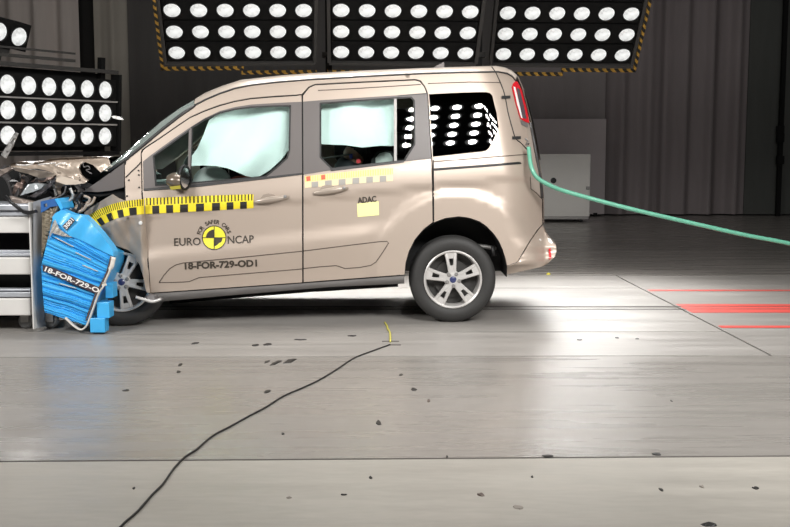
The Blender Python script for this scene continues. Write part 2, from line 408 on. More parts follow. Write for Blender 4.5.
# dim unseen fill lamps, added to brighten the far curtains and floor
L_FILL = bpy.data.lights.new('ceiling_fill', 'AREA'); L_FILL.shape = 'RECTANGLE'; L_FILL.size = 2.4; L_FILL.size_y = .3; L_FILL.energy = P_FILL; L_FILL.color = (1, .95, .92)
for (x, y, lab) in ((-7.5, 11.0, 'added unseen fill lamp above the far left of the hall'), (0, 10.0, 'added unseen fill lamp above the far middle of the hall'), (7.5, 10.0, 'added unseen fill lamp above the far right of the hall')):
    r_ = thing('fill_lamp', lab, 'lamp', (x, y, 7.7), 'added hall fill lamps')
    bevbox('housing', (x-1.3, y-.2, 7.72), (x+1.3, y+.2, 7.99), WHITE, r_, .02)
    lo = bpy.data.objects.new('fill_lamp_light', L_FILL); COL.objects.link(lo); lo.parent = r_; lo.location = (0, 0, 0)

# ============================================================ FLOODLIGHT BANKS
def lens_mat():
    m = bpy.data.materials.new('lit_lamp_lens'); m.use_nodes = True; nt = m.node_tree; N = nt.nodes; L = nt.links; b = N['Principled BSDF']
    b.inputs['Base Color'].default_value = (.5, .5, .5, 1); b.inputs['Roughness'].default_value = .2
    tc = N.new('ShaderNodeTexCoord'); v = N.new('ShaderNodeTexVoronoi'); v.inputs['Scale'].default_value = 26; L.new(tc.outputs['Object'], v.inputs['Vector'])
    n = N.new('ShaderNodeTexNoise'); n.inputs['Scale'].default_value = 14; L.new(tc.outputs['Object'], n.inputs['Vector'])
    r = N.new('ShaderNodeMapRange'); r.inputs['From Min'].default_value = .3; r.inputs['From Max'].default_value = .7; r.inputs['To Min'].default_value = .62*LENS_E; r.inputs['To Max'].default_value = 1.25*LENS_E
    L.new(n.outputs['Fac'], r.inputs['Value']); x = N.new('ShaderNodeMath'); x.operation = 'MULTIPLY_ADD'; L.new(v.outputs['Distance'], x.inputs[0]); x.inputs[1].default_value = -.35; L.new(r.outputs[0], x.inputs[2])
    b.inputs['Emission Color'].default_value = (.97, 1, .98, 1); L.new(x.outputs[0], b.inputs['Emission Strength']); return m
LENS = lens_mat(); SHELL = mat('lamp_shell_black', (.01, .01, .01), .5, spec=.2); REFL = mat('lamp_reflector', (.75, .75, .75), .25, .9)
def lamp_meshes(r):
    sh = MB().lathe([(r*.96, -.012), (r*1.0, -.03), (r*1.06, -.03), (r*1.08, .0), (r*1.02, .08), (r*.5, .16), (.0001, .17)], 28)
    ms = bpy.data.meshes.new('lamp'); ms.from_pydata([tuple(v) for v in sh.v], [], sh.f); ms.polygons.foreach_set('use_smooth', [True]*len(ms.polygons)); ms.materials.append(SHELL)
    le = MB().lathe([(.0001, -.030), (r*.2, -.0295), (r*.5, -.026), (r*.8, -.019), (r*.97, -.012)], 28)
    ml = bpy.data.meshes.new('lens'); ml.from_pydata([tuple(v) for v in le.v], [], le.f); ml.polygons.foreach_set('use_smooth', [True]*len(ml.polygons)); ml.materials.append(LENS)
    rf = MB().lathe([(r*.16, -.031), (r*.05, -.040), (.0001, -.041)], 12)
    mr = bpy.data.meshes.new('bulb_cap'); mr.from_pydata([tuple(v) for v in rf.v], [], rf.f); mr.materials.append(REFL)
    return ms, ml, mr
def lamp(root, lx, lz, meshes, r, power, light, spread=75):
    o = obj('lamp', meshes[0], None, root); o.location = (lx, 0, lz)
    c = obj('lens', meshes[1], None, o)
    lo = bpy.data.objects.new('lamp_light', light); COL.objects.link(lo); lo.parent = o; lo.location = (0, -.046, 0); lo.rotation_euler = (-math.pi/2, 0, 0)
    return o
def lamp_light(name, power, r, spread=80, col=(1, .985, .96)):
    l = bpy.data.lights.new(name, 'AREA'); l.shape = 'DISK'; l.size = 2*r; l.energy = power; l.spread = math.radians(spread); l.color = col; return l
def hazard():
    m = bpy.data.materials.new('hazard_tape'); m.use_nodes = True; nt = m.node_tree; N = nt.nodes; L = nt.links; b = N['Principled BSDF']; b.inputs['Roughness'].default_value = .6
    tc = N.new('ShaderNodeTexCoord'); sx = N.new('ShaderNodeSeparateXYZ'); L.new(tc.outputs['Object'], sx.inputs[0])
    ad = N.new('ShaderNodeMath'); ad.operation = 'ADD'; L.new(sx.outputs['X'], ad.inputs[0]); L.new(sx.outputs['Z'], ad.inputs[1])
    md = N.new('ShaderNodeMath'); md.operation = 'PINGPONG'; md.inputs[1].default_value = .05; L.new(ad.outputs[0], md.inputs[0])
    gt = N.new('ShaderNodeMath'); gt.operation = 'GREATER_THAN'; gt.inputs[1].default_value = .026; L.new(md.outputs[0], gt.inputs[0])
    mx = N.new('ShaderNodeMix'); mx.data_type = 'RGBA'; mx.inputs['A'].default_value = (.015, .014, .012, 1); mx.inputs['B'].default_value = (.36, .20, .03, 1); L.new(gt.outputs[0], mx.inputs['Factor']); L.new(mx.outputs['Result'], b.inputs['Base Color']); return m
HAZ = hazard()
OM = lamp_meshes(.096); L_BACK = lamp_light('back_lamp', P_BACK, .055, 50); L_FRONT = lamp_light('front_lamp', P_FRONT, .055, 140); L_TOP = lamp_light('top_lamp', P_TOP, .055, 110); L_SIDE = lamp_light('side_lamp', P_SIDE, .05, 95)
def bank(name, label, loc, rot, rows, sh, sv, light, tape=(), cols=6, group='overhead floodlight banks', lo=-.40, xw=None, RG=None):
    RG = RG or RAILG
    """panel in its own frame: X right, Z up along the panel, lamps face -Y"""
    root = thing(name, label, 'floodlights', loc, group); root.rotation_euler = rot; root.rotation_mode = 'ZXY' if False else 'XYZ'
    M = Matrix.Rotation(rot[2], 3, 'Z') @ Matrix.Rotation(rot[0], 3, 'X') @ Matrix.Rotation(rot[1], 3, 'Y')
    root.rotation_euler = M.to_euler('XYZ')
    hw = xw or sh*cols/2+.01; top = sv*(rows-1.5)
    mk_ = lambda nm, a, b, m: MB().box(a, b).build(nm, m, root, local=True)
    for j in range(rows):
        zc = (1-j)*sv if rows <= 3 else (rows-2-j)*sv
        mk_('row_housing', (-hw, .0, zc-sv*.46), (hw, .19, zc+sv*.46), RAILB)
        for i in range(cols): lamp(root, (i-(cols-1)/2)*sh, zc, OM, .1, 0, light)
    zt = (rows-2+.5)*sv
    mk_('bottom_rail', (-hw-.03, -.03, lo-.035), (hw+.03, .06, lo), RG)
    mk_('back_frame', (-hw, .19, lo), (hw, .23, zt+.05), RAILB)
    for sx in (-1, 1): mk_('side_rail', (sx*(hw+.03)-.02, -.03, lo), (sx*(hw+.03)+.02, .10, zt+.05), RG)
    for (a, b) in tape: mk_('hazard_tape', a, b, HAZ)
    return root
BR = 4
bank('floodlight_bank', 'overhead lamp bank with hazard tape down its left edge, leftmost of three', (-1.77, 4.194, 2.68), (.766, -.025, .147), BR, .29, .29, L_BACK, lo=-.44, xw=.835,
     tape=(((-.92, -.06, -.515), (-.885, -.03, .80)), ((-.92, -.06, -.515), (.03, -.03, -.48)), ((.0, -.06, -.58), (.885, -.03, -.545))))
bank('floodlight_bank', 'overhead lamp bank directly above the van roof, middle of three', (.11, 4.259, 2.683), (.773, .006, .049), BR, .29, .29, L_BACK, lo=-.44, xw=.835,
     tape=(((-.885, -.06, -.58), (.885, -.03, -.545)),))
bank('floodlight_bank', 'overhead lamp bank with hazard tape down its right edge, rightmost of three', (2.045, 4.786, 2.724), (.726, .01, .0), BR, .29, .29, L_BACK, lo=-.44, xw=.835,
     tape=(((.885, -.06, -.515), (.92, -.03, .80)), ((.0, -.06, -.515), (.92, -.03, -.48)), ((-.885, -.06, -.58), (.03, -.03, -.545))))
for (x, z0, z1) in ((-.83, 2.2, 7.99), (1.05, 2.2, 7.99), (-2.9, 3.3, 7.99), (3.1, 3.3, 7.99)):
    y = 5.35
    r_ = thing('hanger_post', {-.83: 'dark upright hanger post between left and middle overhead lamp banks', 1.05: 'dark upright hanger post between middle and right overhead lamp banks', -2.9: 'dark hanger post above the left end of the lamp banks', 3.1: 'dark hanger post above the right end of the lamp banks'}[x], 'post', (x, y, z0), 'lamp bank hangers')
    MB().box((x-.04, y-.03, z0), (x+.04, y+.05, z1)).build('upright', RAILB, r_); MB().box((x-.08, y-.06, z0+.3), (x+.08, y+.07, z0+.36)).build('clamp', RAILG, r_)
# bank standing at the left
sb = bank('floodlight_bank', 'standing lamp bank of three rows at the left behind the barrier', (-3.517, 3.145, 1.722), (.069, -.014, 1.017), 3, .25, .25, L_SIDE, lo=-.42, group='side floodlight banks', xw=.80, RG=RAILB)
for j in (-.5, .5): MB().box((-.80, -.02, j*.25-.008), (.80, .02, j*.25+.008)).build('divider_rail', mat('divider_grey', (.28, .27, .26), .5), sb, local=True)
MB().box((-.85, .02, .43), (.85, .08, .47)).build('top_rail', RAILG, sb, local=True)
MB().box((-.85, .02, .52), (.25, .08, .55)).build('upper_rail', RAILG, sb, local=True)
MB().box((-.85, .02, .60), (.25, .06, .62)).build('upper_rail', RAILG, sb, local=True)
for x in (-.7, .7): MB().box((x-.03, .10, -1.72), (x+.03, .16, .6)).build('stand_leg', RAILB, sb, local=True)
# twin lamp above it
tl = thing('twin_floodlight', 'small twin lamp box tilted above the standing lamp bank', 'floodlights', at(8, 34, 2.9), 'side floodlight banks')
tl.rotation_euler = (Matrix.Rotation(1.0, 3, 'Z')@Matrix.Rotation(.28, 3, 'X')@Matrix.Rotation(.10, 3, 'Y')).to_euler('XYZ')
MB().box((-.25, .0, -.14), (.25, .17, .14)).build('housing', RAILB, tl, local=True)
for i in (-.5, .5): lamp(tl, i*.24, 0, OM, .1, 0, L_SIDE)
MB().box((-.10, .05, -.20), (.10, .15, -.14)).build('bracket', RAILG, tl, local=True); MB().box((-.03, .06, -.36), (.03, .12, -.20)).build('stem', RAILG, tl, local=True)
# banks on the camera side (seen mirrored in the windows)
for (x, y, z, ya, lab) in ((-4.3, -4.7, 3.6, math.pi-.55, 'left one beyond the barrier'), (1.42, -5.2, 3.6, math.pi, 'middle one'), (3.6, -4.9, 3.6, math.pi+.35, 'right one beyond the van tail')):
    bank('floodlight_bank', 'camera-side lamp bank out of the photo, '+lab, (x, y, z), (.42, 0, ya), 5, .29, .25, L_FRONT, group='camera side floodlight banks')
# bank hanging flat above the van, out of the photo
bank('floodlight_bank', 'flat lamp bank hanging right above the van roof, out of the photo', (-.2, 1.1, 5.2), (math.pi/2, 0, 0), 4, .62, .5, L_TOP, group='flat overhead floodlight bank', lo=-.8)

# ============================================================ THE CRASHED VAN
vroot = thing('crashed_van', 'beige metallic passenger van with crushed front rammed into the blue barrier', 'van', (.3, .9, 0))
# ---- outlines traced along the flank
FD = [(141.5,153),(143,150),(147,146.7),(159,139),(171,130.5),(190,117.7),(205,111),(220,105.6),(235,101.5),(251,98.7),(275,96.8),(296,95.5),(301.3,94.6),(302,100),(302.2,175),(302.5,282.6),(226,288),(150.5,293),(148,255),(144,215),(142.3,190.8)]
FD_HOLE = [(152.5,155.8),(170,143.5),(190,129),(205,119),(220,112.5),(235,109),(251,107),(270,106),(290.8,105.4),(290,151),(288,158.5),(266,177.2),(190,184),(155,186.2)]
FD_TRIM = [(143,161.5),(151,155),(171,140.5),(190,127.4),(205,118),(220,111),(235,107),(251,104.5),(275,103),(295,102),(301.7,101.7),(302,174.2),(266,178.5),(190,187.3),(143.7,190.3)]
G_Q = [(154,156.2),(170,144.7),(188.8,131.3),(187.8,183),(156.3,184.8)]
G_M = [(192.5,128),(205,120),(220,113.5),(235,110),(251,108),(270,107),(289.5,106.5),(288.6,150),(286.5,157.5),(275,168),(265,176),(190.5,182.3)]
SD = [(303.2,175),(302.8,100),(302.9,95.2),(309,87.5),(315,84.8),(360,82.5),(415,80),(420,81.3),(424.4,86.6),(427,93),(431.3,158),(432.3,185),(432.8,222.3),(424,229),(415,239.5),(409,251.5),(405.8,263),(404.8,274.8),(354,278.6),(303.4,282.4)]
SD_TRIM = [(303.1,101.6),(319,100.3),(394,95.5),(427.1,92.8),(431.2,158.5),(404,161.5),(332,170),(303.4,174.6)]
SD_HOLE = [(320,103),(394,97.6),(411,97),(414.6,100.5),(415.2,144.5),(405,161),(332,169),(320,157.5)]
G_S = [(321,104),(394,98.7),(411,98),(413.5,101),(414,144),(404,160),(332,168),(321,157)]
RQ_WIN = [(429,94.2),(460,92.6),(486,92),(490,93),(492.3,95.5),(496.6,113),(498.6,127),(497.5,131.5),(489,148),(486,150.6),(482,151.5),(432.8,156.8)]
SF = [(125,161),(140,148),(162,129.5),(180,115.5),(194.6,105.5),(205,100),(220,93.6),(235,88.5),(251,85.2),(280,82),(310,79.7),(360,76.8),(420,73.7),(460,72.5),(498,72),(507,73.7),(512,76.5),(515.5,81),(521.5,90),(526.5,108),(530,123),(533,140),(537,160),(540.8,180),(542.2,198),(542.2,224),(537,230),(530,240),(523,252),(517,262),(507,265.5),(505.5,258),(503,250),(499,241),(493.7,233.4),(487,226.5),(480,221.5),(470,217.8),(459,216.3),(445,218),(433.8,222.3),(433.3,185),(432.2,158),(428,93),(425.2,86.1),(420.7,80.3),(415,79),(360,81.5),(315,83.8),(308.5,86.6),(302,94),(296,94.6),(275,95.8),(251,97.8),(235,100.6),(220,104.6),(205,110),(190,116.8),(171,129.6),(159,138),(146.5,145.8),(142,149.3),(140.6,153),(141.3,191),(143,199.8),(126,201),(125,180)]
# ---- body panels, near side and far side
sf = panel('side_frame', SF, [RQ_WIN], PAINT, vroot, mirror=True)
fd = panel('front_door', FD, [FD_HOLE], PAINT, vroot, mirror=True, gap=.3)
sd = panel('sliding_door', SD, [SD_HOLE], PAINT, vroot, mirror=True, gap=.3)
fd_f = [o for o in vroot.children if o.name.startswith('front_door') and o != fd][0]; sd_f = [o for o in vroot.children if o.name.startswith('sliding_door') and o != sd][0]
def ring(p, d): return inset(p, d)
def trim(name, outer, holes, m, parent, **k): return panel(name, outer, holes, m, parent, off=k.get('off', -.004), step=5, rim=.012)
for nm, outer, holes, par in (('window_trim', FD_TRIM, [ring(G_Q, -.8), ring(G_M, -.8)], fd), ('window_trim', SD_TRIM, [ring(G_S, -.9)], sd)):
    trim(nm, outer, holes, PILLAR, par)
trim('window_seal', ring(G_Q, -1.3), [ring(G_Q, .2)], BLACK, fd, off=-.006); trim('window_seal', ring(G_M, -1.5), [ring(G_M, .1)], BLACK, fd, off=-.006)
trim('window_seal', ring(G_S, -1.4), [ring(G_S, .2)], BLACK, sd, off=-.006)
trim('belt_seal', [(143.6,188.6),(190,184.6),(266,176.8),(302,172.8),(302,174.6),(266,178.9),(190,187.6),(143.7,190.8)], [], DARK, fd, off=-.007)
trim('belt_seal', [(330,168.6),(404,160.6),(404,162.4),(331,171)], [], DARK, sd, off=-.007)
trim('window_divider', [(188.8,130.5),(191.6,128.4),(190,182.6),(187.5,183)], [], PILLAR, fd, off=-.012)
trim('window_divider', [(393.8,98.8),(396.8,98.6),(396.8,160.6),(394,160.9)], [], STEEL2, sd, off=-.012)
trim('window_top_trim', [(398,95.3),(427,93.0),(427,94),(398,96.2)], [], DARK, sd, off=-.005)  # thin dark trim strip above the rear pane
def glassp(name, poly, m, parent, mirror=True):
    o = panel(name, ring(poly, -.6), [], m, parent, off=.008, step=9, rim=.003)
    return o
glassp('quarter_window', G_Q, GLASS, fd); glassp('door_window', G_M, GLASS, fd); glassp('door_window', G_S, GLASS, sd)
rqw = panel('rear_side_window', ring(RQ_WIN, -.1), [], GLASSD, sf, off=.001, step=4, rim=.004)
for o_, par in ((G_Q, fd_f), (G_M, fd_f), (G_S, sd_f), (RQ_WIN, [o for o in vroot.children if o.name.startswith('side_frame') and o != sf][0])):
    v, fs = cdt(ring(o_, -.6), [], 12); mk('far_window', [far(sp(p.x, p.y, .008)) for p in v], fs, GLASSD, par, True)
# sills
SILL = [(150.8,294),(226,288.9),(303,283.4),(404.6,275.8),(404.4,283.6),(330,287),(240,294.5),(162,301.4),(152,299.5)]
sill_fn = lambda px, py, off=0: at(px, py, side(px, 276)+.012+.05*max(0, (py-(294-.0722*(px-150)))/8)**2+off)
panel('sill', SILL, [], SILLM, vroot, fn=sill_fn, rim=.05, mirror=True, step=4)
# lower body relief line across both doors (fine groove strips)
def spath(pts, off=-.0015, st=3.0):
    out = []
    for a, b in zip(pts, pts[1:]):
        n_ = max(1, int(math.hypot(b[0]-a[0], b[1]-a[1])/st)); out += [sp(a[0]+(b[0]-a[0])*k/n_, a[1]+(b[1]-a[1])*k/n_, off) for k in range(n_)]
    return out+[sp(pts[-1][0], pts[-1][1], off)]
def groove(pts, parent, wpx=.8, m=None):
    path = spath(pts)
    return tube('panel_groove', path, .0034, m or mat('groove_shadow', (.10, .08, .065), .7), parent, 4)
groove([(159,282.6),(164,275),(170,268.5),(176,264.8),(183,263),(240,257.5),(302,251.2)], fd); groove([(159,282.6),(175,282.4),(189,281.6),(194,279.6),(199,277.6),(220,275.8),(302,269)], fd)
groove([(303.6,251),(345,245.8),(380,241.6),(387,241.4),(388.6,243),(383,252),(376,262),(371,265.3),(360,267.4),(345,268.6),(340,266.8),(336,265.6),(320,266.8),(303.6,268.5)], sd)
groove([(318,90.4),(360,88.2),(421,84.4)], sd); groove([(432.6,161.8),(480,158),(528,154.2)], sf)
groove([(428,83.5),(470,82),(500,82.5)], sf)
trim('slide_rail', [(432.8,168.4),(480,165),(518,161.8),(520.4,162),(521.8,163.9),(480,167.4),(432.8,170.8)], [], BLACK, sf, off=-.003)
tube('door_gap', spath(((433.2,160),(433.4,185),(433.5,221)), .002), .006, CAVITY, sf, 6)
tube('door_gap', spath(((302.6,96),(302.6,130),(302.7,175),(303,230),(303.1,282)), .002), .005, CAVITY, fd, 6)
tube('door_gap', spath(((142,191),(143.6,214),(147.6,255),(150,293)), .002), .006, CAVITY, fd, 6)
tube('door_gap', spath(FD[:13], .001), .0042, CAVITY, fd, 6); tube('door_gap', spath(SD[2:10], .001), .0042, CAVITY, sd, 6)
# handles
def handle(x0, x1, y0, y1, parent):
    vs = []; rows = []
    n = 14
    for i in range(n+1):
        t = i/n; px = x0+(x1-x0)*t; py = y0+(y1-y0)*t; th = 3.3*(math.sin(math.pi*min(1, max(0, .06+t*.9)))**.45)
        rows.append([at(px, py+th*math.cos(q)*.95, side(px, py)-.004-.034*(math.sin(math.pi*min(1, max(.02, t)))**.4)*max(0, .5+.5*math.sin(q))) for q in [2*math.pi*k/10 for k in range(11)]])
    h = grid('door_handle', rows, mat('handle_paint', (.40, .335, .28), .36, .3, .4), parent)
    cx = x0+(x1-x0)*.42; cy = y0+(y1-y0)*.42-3.6
    bw = [(cx-9.5, cy+3.5), (cx-6, cy-1.5), (cx-1, cy-2.8), (cx+5, cy-1.8), (cx+9.5, cy+2.5)]
    panel('handle_recess_shade', bw, [], mat('recess_shade_paint', (.33, .275, .225), .45, .2), h, off=-.007, step=3, rim=.008)  # raised patch in darker paint carries the shade of the recess
    k = at(x1-4.5, y1-.2, side(x1, y1)-.034); MB().lathe([(.0001, -.008), (.011, -.006), (.013, .01)], 12, Matrix.Translation(k)).build('lock', STEEL2, h)
handle(254.5, 289.5, 202, 196.8, fd); handle(313.5, 348.5, 193.2, 188.2, sd)
# ---- wheel arch liners
def arch(pts, name, depth=.45):
    rows = []
    for (px, py) in pts:
        p = sp(px, py, .004); rows.append([p, p+Vector((0, .03, -.012)), p+Vector((0, depth, -.012))])
    grid(name, rows, BLACK, vroot); return rows
ARC = [(404.8,276),(405.8,263),(409,251.5),(415,239.5),(424,229),(434,222.3),(445,218),(459,216.3),(470,217.8),(480,221.5),(487,226.5),(493.7,233.4),(499,241),(503,250),(505.5,258),(507,266),(507,276)]
R_ = arch(ARC, 'wheel_arch_liner'); mk('wheel_well', [r[2] for r in R_], [tuple(range(len(R_)))], BLACK, vroot); mk('wheel_well', [far(r[2]) for r in R_], [tuple(range(len(R_)))], BLACK, vroot)
mk('wheel_arch_liner', [far(p) for r in R_ for p in r], [(i*3+k, i*3+k+1, i*3+k+4, i*3+k+3) for i in range(len(R_)-1) for k in range(2)], BLACK, vroot)
ARF = [(150,296),(146.5,292),(143.5,278),(140,266),(135,256),(128,250),(120,247),(112,245),(104,243)]
def fsp(px, py, off=0.0):
    y = -.15+.02*math.sin(px*.35)+off; 
    return at(px, py, y)
# ---- roof, windscreen, tail
DITCH = [(194.6,105.5),(205,100),(220,93.6),(235,88.5),(251,85.2),(280,82),(310,79.7),(360,76.8),(420,73.7),(460,72.5),(498,72),(507,73.7),(512,76.5),(515.5,81)]
TOPL = [(197,98.5),(206,92.6),(222,86),(241.6,79.7),(257,78),(283,75.3),(311,73.2),(360,70.8),(420,68.6),(460,67.2),(494,66.0),(503,67.4),(511,70.5),(517,75.5)]
rows = []
for (a, b) in zip(DITCH, TOPL):
    p = sp(*a); q = at(b[0], b[1], p.y+.20); m1 = p.lerp(q, .35)+Vector((0, -.035, .012)); m2 = p.lerp(q, .7)+Vector((0, -.03, .012))
    c1 = q+Vector((0, .25, .012)); yc = W/2+yaw(q.x); c2 = Vector((q.x, yc, q.z+.02)); half = [p, m1, m2, q, c1]
    rows.append(half+[c2]+[far(v) for v in half[::-1]])
ROOF_LIT = mat('roof_paint_lit', (.56, .48, .41), .30, .25, .6)  # body beige lightened to put the light from above into the roof
grid('roof', rows, ROOF_LIT, vroot)
tube('roof_ditch', spath([(x, y-.2) for x, y in DITCH], -.002), .007, DARK, vroot, 5)
fin = [(430,75),(431,68.8),(437,65.5),(444,61.8),(444.6,75)]
mk('roof_antenna', [at(x, y, .85) for x, y in fin]+[at(x, y, .90) for x, y in fin], [(0,1,2,3,4),(9,8,7,6,5),(0,5,6,1),(1,6,7,2),(2,7,8,3),(3,8,9,4)], PILLAR, vroot)
# windscreen: lofted across the car, bulging forward of the pillars
WS_P = [(108,171),(125,160),(140,148),(162,129.5),(180,115.5),(194.6,105.5)]
WS_O = [(100,174),(124,155),(141,139),(162,120.8),(181,107.5),(197,98.5)]
rows = []
for (a, b) in zip(WS_P, WS_O):
    p = sp(a[0], a[1], .01); q = at(b[0], b[1], p.y+.42); m1 = p.lerp(q, .5)+Vector((-.012, -.02, .012)); c2 = Vector((q.x-.01, W/2+yaw(q.x), q.z+.01)); half = [p, m1, q]
    rows.append(half+[c2]+[far(v) for v in half[::-1]])
ws = grid('windscreen', rows, GLASSW, vroot)
tube('windscreen_seal', [sp(a[0], a[1], .0) for a in WS_P], .013, DARK, vroot, 6)
# tail: rear corner edge lofted across
TE = [(517,75.5),(521.5,86),(526.5,104),(531.2,123),(534.5,140),(538,160),(541.5,180),(543,198),(543.2,224)]
rows = []
for (px, py) in TE:
    p = at(px, py, side(px-1.5, py)); a2 = p+Vector((.03, .14, .0)); c = Vector((p.x+.05, W/2+yaw(p.x), p.z)); half = [p, a2]
    rows.append(half+[c]+[far(v) for v in half[::-1]])
tgo = grid('tailgate', rows, PAINT, vroot)
def on_row(r, t):
    k = min(int(t*4), 3); return r[k].lerp(r[k+1], t*4-k)+Vector((.012, 0, 0))
grid('rear_window', [[on_row(r, .13+.74*k/12) for k in range(13)] for r in rows[1:6]], GLASSD, tgo)
tube('tailgate_gap', [at(px-.9, py, side(px-2, py)-.004) for px, py in TE[3:8]], .012, DARK, vroot, 6)
trim('tailgate_edge', [(527.5,124),(531,125),(536,150),(540.5,185),(541.8,199),(536,192),(531.5,189),(529,160)], [], mat('edge_paint', (.45, .385, .33), .4, .25, .4), sf, off=-.004)
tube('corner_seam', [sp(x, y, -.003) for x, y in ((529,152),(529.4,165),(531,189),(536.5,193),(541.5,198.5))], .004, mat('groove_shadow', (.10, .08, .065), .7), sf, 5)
# tail light
TLp = [(515.4,81.2),(517.4,81.5),(521.8,90),(527.2,110),(529.4,123),(526,122.2),(520.4,118.6),(515.6,103),(511.8,87.2),(513,83.5)]
tlg = panel('tail_light', TLp, [], RED, sf, off=-.012, step=3, rim=.03)
panel('smoked_lens', [(516.6,87.5),(519.6,89),(524,106),(526.6,119),(522.4,117.6),(519.2,104)], [], SMOKE, tlg, off=-.017, step=3, rim=.008)
panel('clear_strip', [(513.6,86.6),(515.4,87),(519.4,104),(522.6,118.4),(521.2,118),(517.2,104.5)], [], WHITE, tlg, off=-.019, step=3, rim=.008)
panel('lamp_socket', [(520.6,120),(528.6,123.4),(528.2,127.6),(524.5,126),(521.4,124.6)], [], STEEL2, tlg, off=-.008, step=3, rim=.02)
# rear bumper
BP = [(542.6,225.3),(545,230),(547.4,236.5),(551.5,240.5),(556,245.6),(556.4,251),(555,256.4),(549,262.5),(541,267),(523,271),(506.8,274.6),(507.2,266.3),(517.4,263),(523.7,253),(530.6,241),(537.6,231)]
def bsp(px, py, off=0.0):
    lip = -.035*sm(1-abs(py-(262.5-.12*(px-515)))/7.0)
    return at(px, py, side(min(px, 545), min(py, 268))-.006+lip+off+(.006*max(0, py-264)))
bp = panel('rear_bumper', BP, [], PAINT, vroot, fn=bsp, step=3.5, rim=.02)
ed = [(543.0,225.5),(547.6,236.5),(556.2,245.6),(556.6,251),(555.2,256.4),(549,262.8),(541,267.2)]
rows = []
for (px, py) in ed:
    p = bsp(px, py); a2 = p+Vector((.035, .25, 0)); c = Vector((p.x+.05, W/2+yaw(p.x), p.z)); rows.append([p, a2, c, far(a2), far(p)])
grid('bumper_rear_face', rows, PAINT, bp)
mk('rear_bumper', [far(bsp(x, y)) for x, y in BP], [tuple(range(len(BP)))], PAINT, vroot)
panel('rear_reflector', [(548.6,249),(550.6,248),(551.4,258),(549.4,260)], [], RED, bp, fn=bsp, off=-.012, step=3, rim=.012)
panel('paint_chip', [(547.5,238),(550.5,238.8),(553,242.6),(551.5,244),(548.6,242)], [], WHITE, bp, fn=bsp, off=-.004, step=2, rim=.003)
q = bsp(540, 240); MB().lathe([(.0001, -.006), (.008, -.005), (.010, .004)], 10, Matrix.Translation(q)).build('parking_sensor', STEEL, bp)
# taped sensor wire down the rear corner
wr = tube('sensor_wire', spline([sp(x, y, -.006) for x, y in ((491.5,66.5),(496,73),(501,84),(505,96),(508,112),(512,127),(515.5,138),(521,143),(527,149.5))], 4), .0038, INK, vroot, 6)
for (x, y) in ((506, 97.2), (516.5, 137.8)):
    panel('wire_tape', [(x-4.2, y-1.4), (x+4.4, y-1.7), (x+4.4, y+1.2), (x-4.2, y+1.6)], [], mat('tape_black', (.03, .03, .03), .5), wr, off=-.011, step=3, rim=.006)
br = [(525.5,138.5),(528,141),(526,144.5),(529.5,143),(527.5,147)]
tube('hose_clip', [sp(min(x, 529), y, -.02) for x, y in br], .006, STEEL2, vroot, 6)
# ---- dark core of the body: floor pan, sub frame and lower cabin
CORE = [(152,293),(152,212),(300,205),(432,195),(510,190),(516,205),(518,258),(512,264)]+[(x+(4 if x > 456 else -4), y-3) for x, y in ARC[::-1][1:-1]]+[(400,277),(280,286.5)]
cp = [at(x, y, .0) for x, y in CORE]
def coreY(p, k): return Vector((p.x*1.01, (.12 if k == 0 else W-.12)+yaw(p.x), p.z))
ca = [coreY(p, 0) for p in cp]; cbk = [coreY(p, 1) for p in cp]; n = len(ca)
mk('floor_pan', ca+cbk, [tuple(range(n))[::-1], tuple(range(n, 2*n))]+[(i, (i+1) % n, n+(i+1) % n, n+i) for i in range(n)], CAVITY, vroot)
# cabin: seats, dashboard, steering wheel
SEATM = mat('seat_cloth', (.03, .03, .032), .85)
def seat(px, py, Y, s=1.0):
    p = at(px, py, Y); o = bevbox('seat', (p.x-.10*s, Y, p.z-.6), (p.x+.14*s, Y+.48, p.z), SEATM, vroot, .05)
    bevbox('headrest', (p.x, Y+.12, p.z+.03), (p.x+.12, Y+.36, p.z+.22), SEATM, o, .03)
for Y in (.32, 1.0): seat(262, 168, Y+.0)
seat(392, 158, 1.0)
p = at(150, 190, .2); bevbox('dashboard', (p.x-.25, .22, p.z-.3), (p.x+.28, 1.5, p.z+.06), mat('dash_black', (.02, .02, .022), .6), vroot, .06)
p = at(196, 178, .55); MB().lathe([(.19*1+.018*math.cos(q), .018*math.sin(q)) for q in [k*math.pi/4 for k in range(8)]], 24, Matrix.Translation(p)@Matrix.Rotation(1.25, 4, 'Z'), True).build('steering_wheel', BLACK, vroot, True)
# airbags behind the glass
def bagfn(y0, amp, seed):
    rnd = random.Random(seed); k = [(rnd.uniform(.05, .13), rnd.uniform(.03, .10), rnd.uniform(0, 6)) for _ in range(5)]
    def fn(px, py, off=0.0):
        wv = sum(math.sin(a*px+b*py+c)/(1+i*.5) for i, (a, b, c) in enumerate(k))*amp
        return at(px, py, max(side(px, py)+.03, side(px, py)+y0+wv)+off)
    return fn
AB1 = [(209,120),(222,111),(251,105),(291,103),(289.5,150),(286,153),(281,160),(270,170),(261,175.5),(254,177.6),(246,176),(238,172.5),(228,168.4),(216,166),(202,165.4),(191,166),(191,157),(197,149),(203,136)]
panel('curtain_airbag', AB1, [], BAG, vroot, fn=bagfn(.09, .02, 3), step=4, rim=.10)
AB2 = [(319,101),(396,96),(396,146),(380,145.6),(362,147.5),(345,145),(330,144.6),(319,144)]
panel('curtain_airbag', AB2, [], BAG, vroot, fn=bagfn(.09, .02, 9), step=4, rim=.10)
def blob(name, c, r, m, parent, squash=(1, 1, 1), seg=16):
    mb = MB(); prof = [(max(.0001, r*math.sin(math.pi*i/10)), -r*math.cos(math.pi*i/10)) for i in range(11)]
    mb.lathe(prof, seg, Matrix.Translation(c)@Matrix.Diagonal((*squash, 1))); return mb.build(name, m, parent, True)
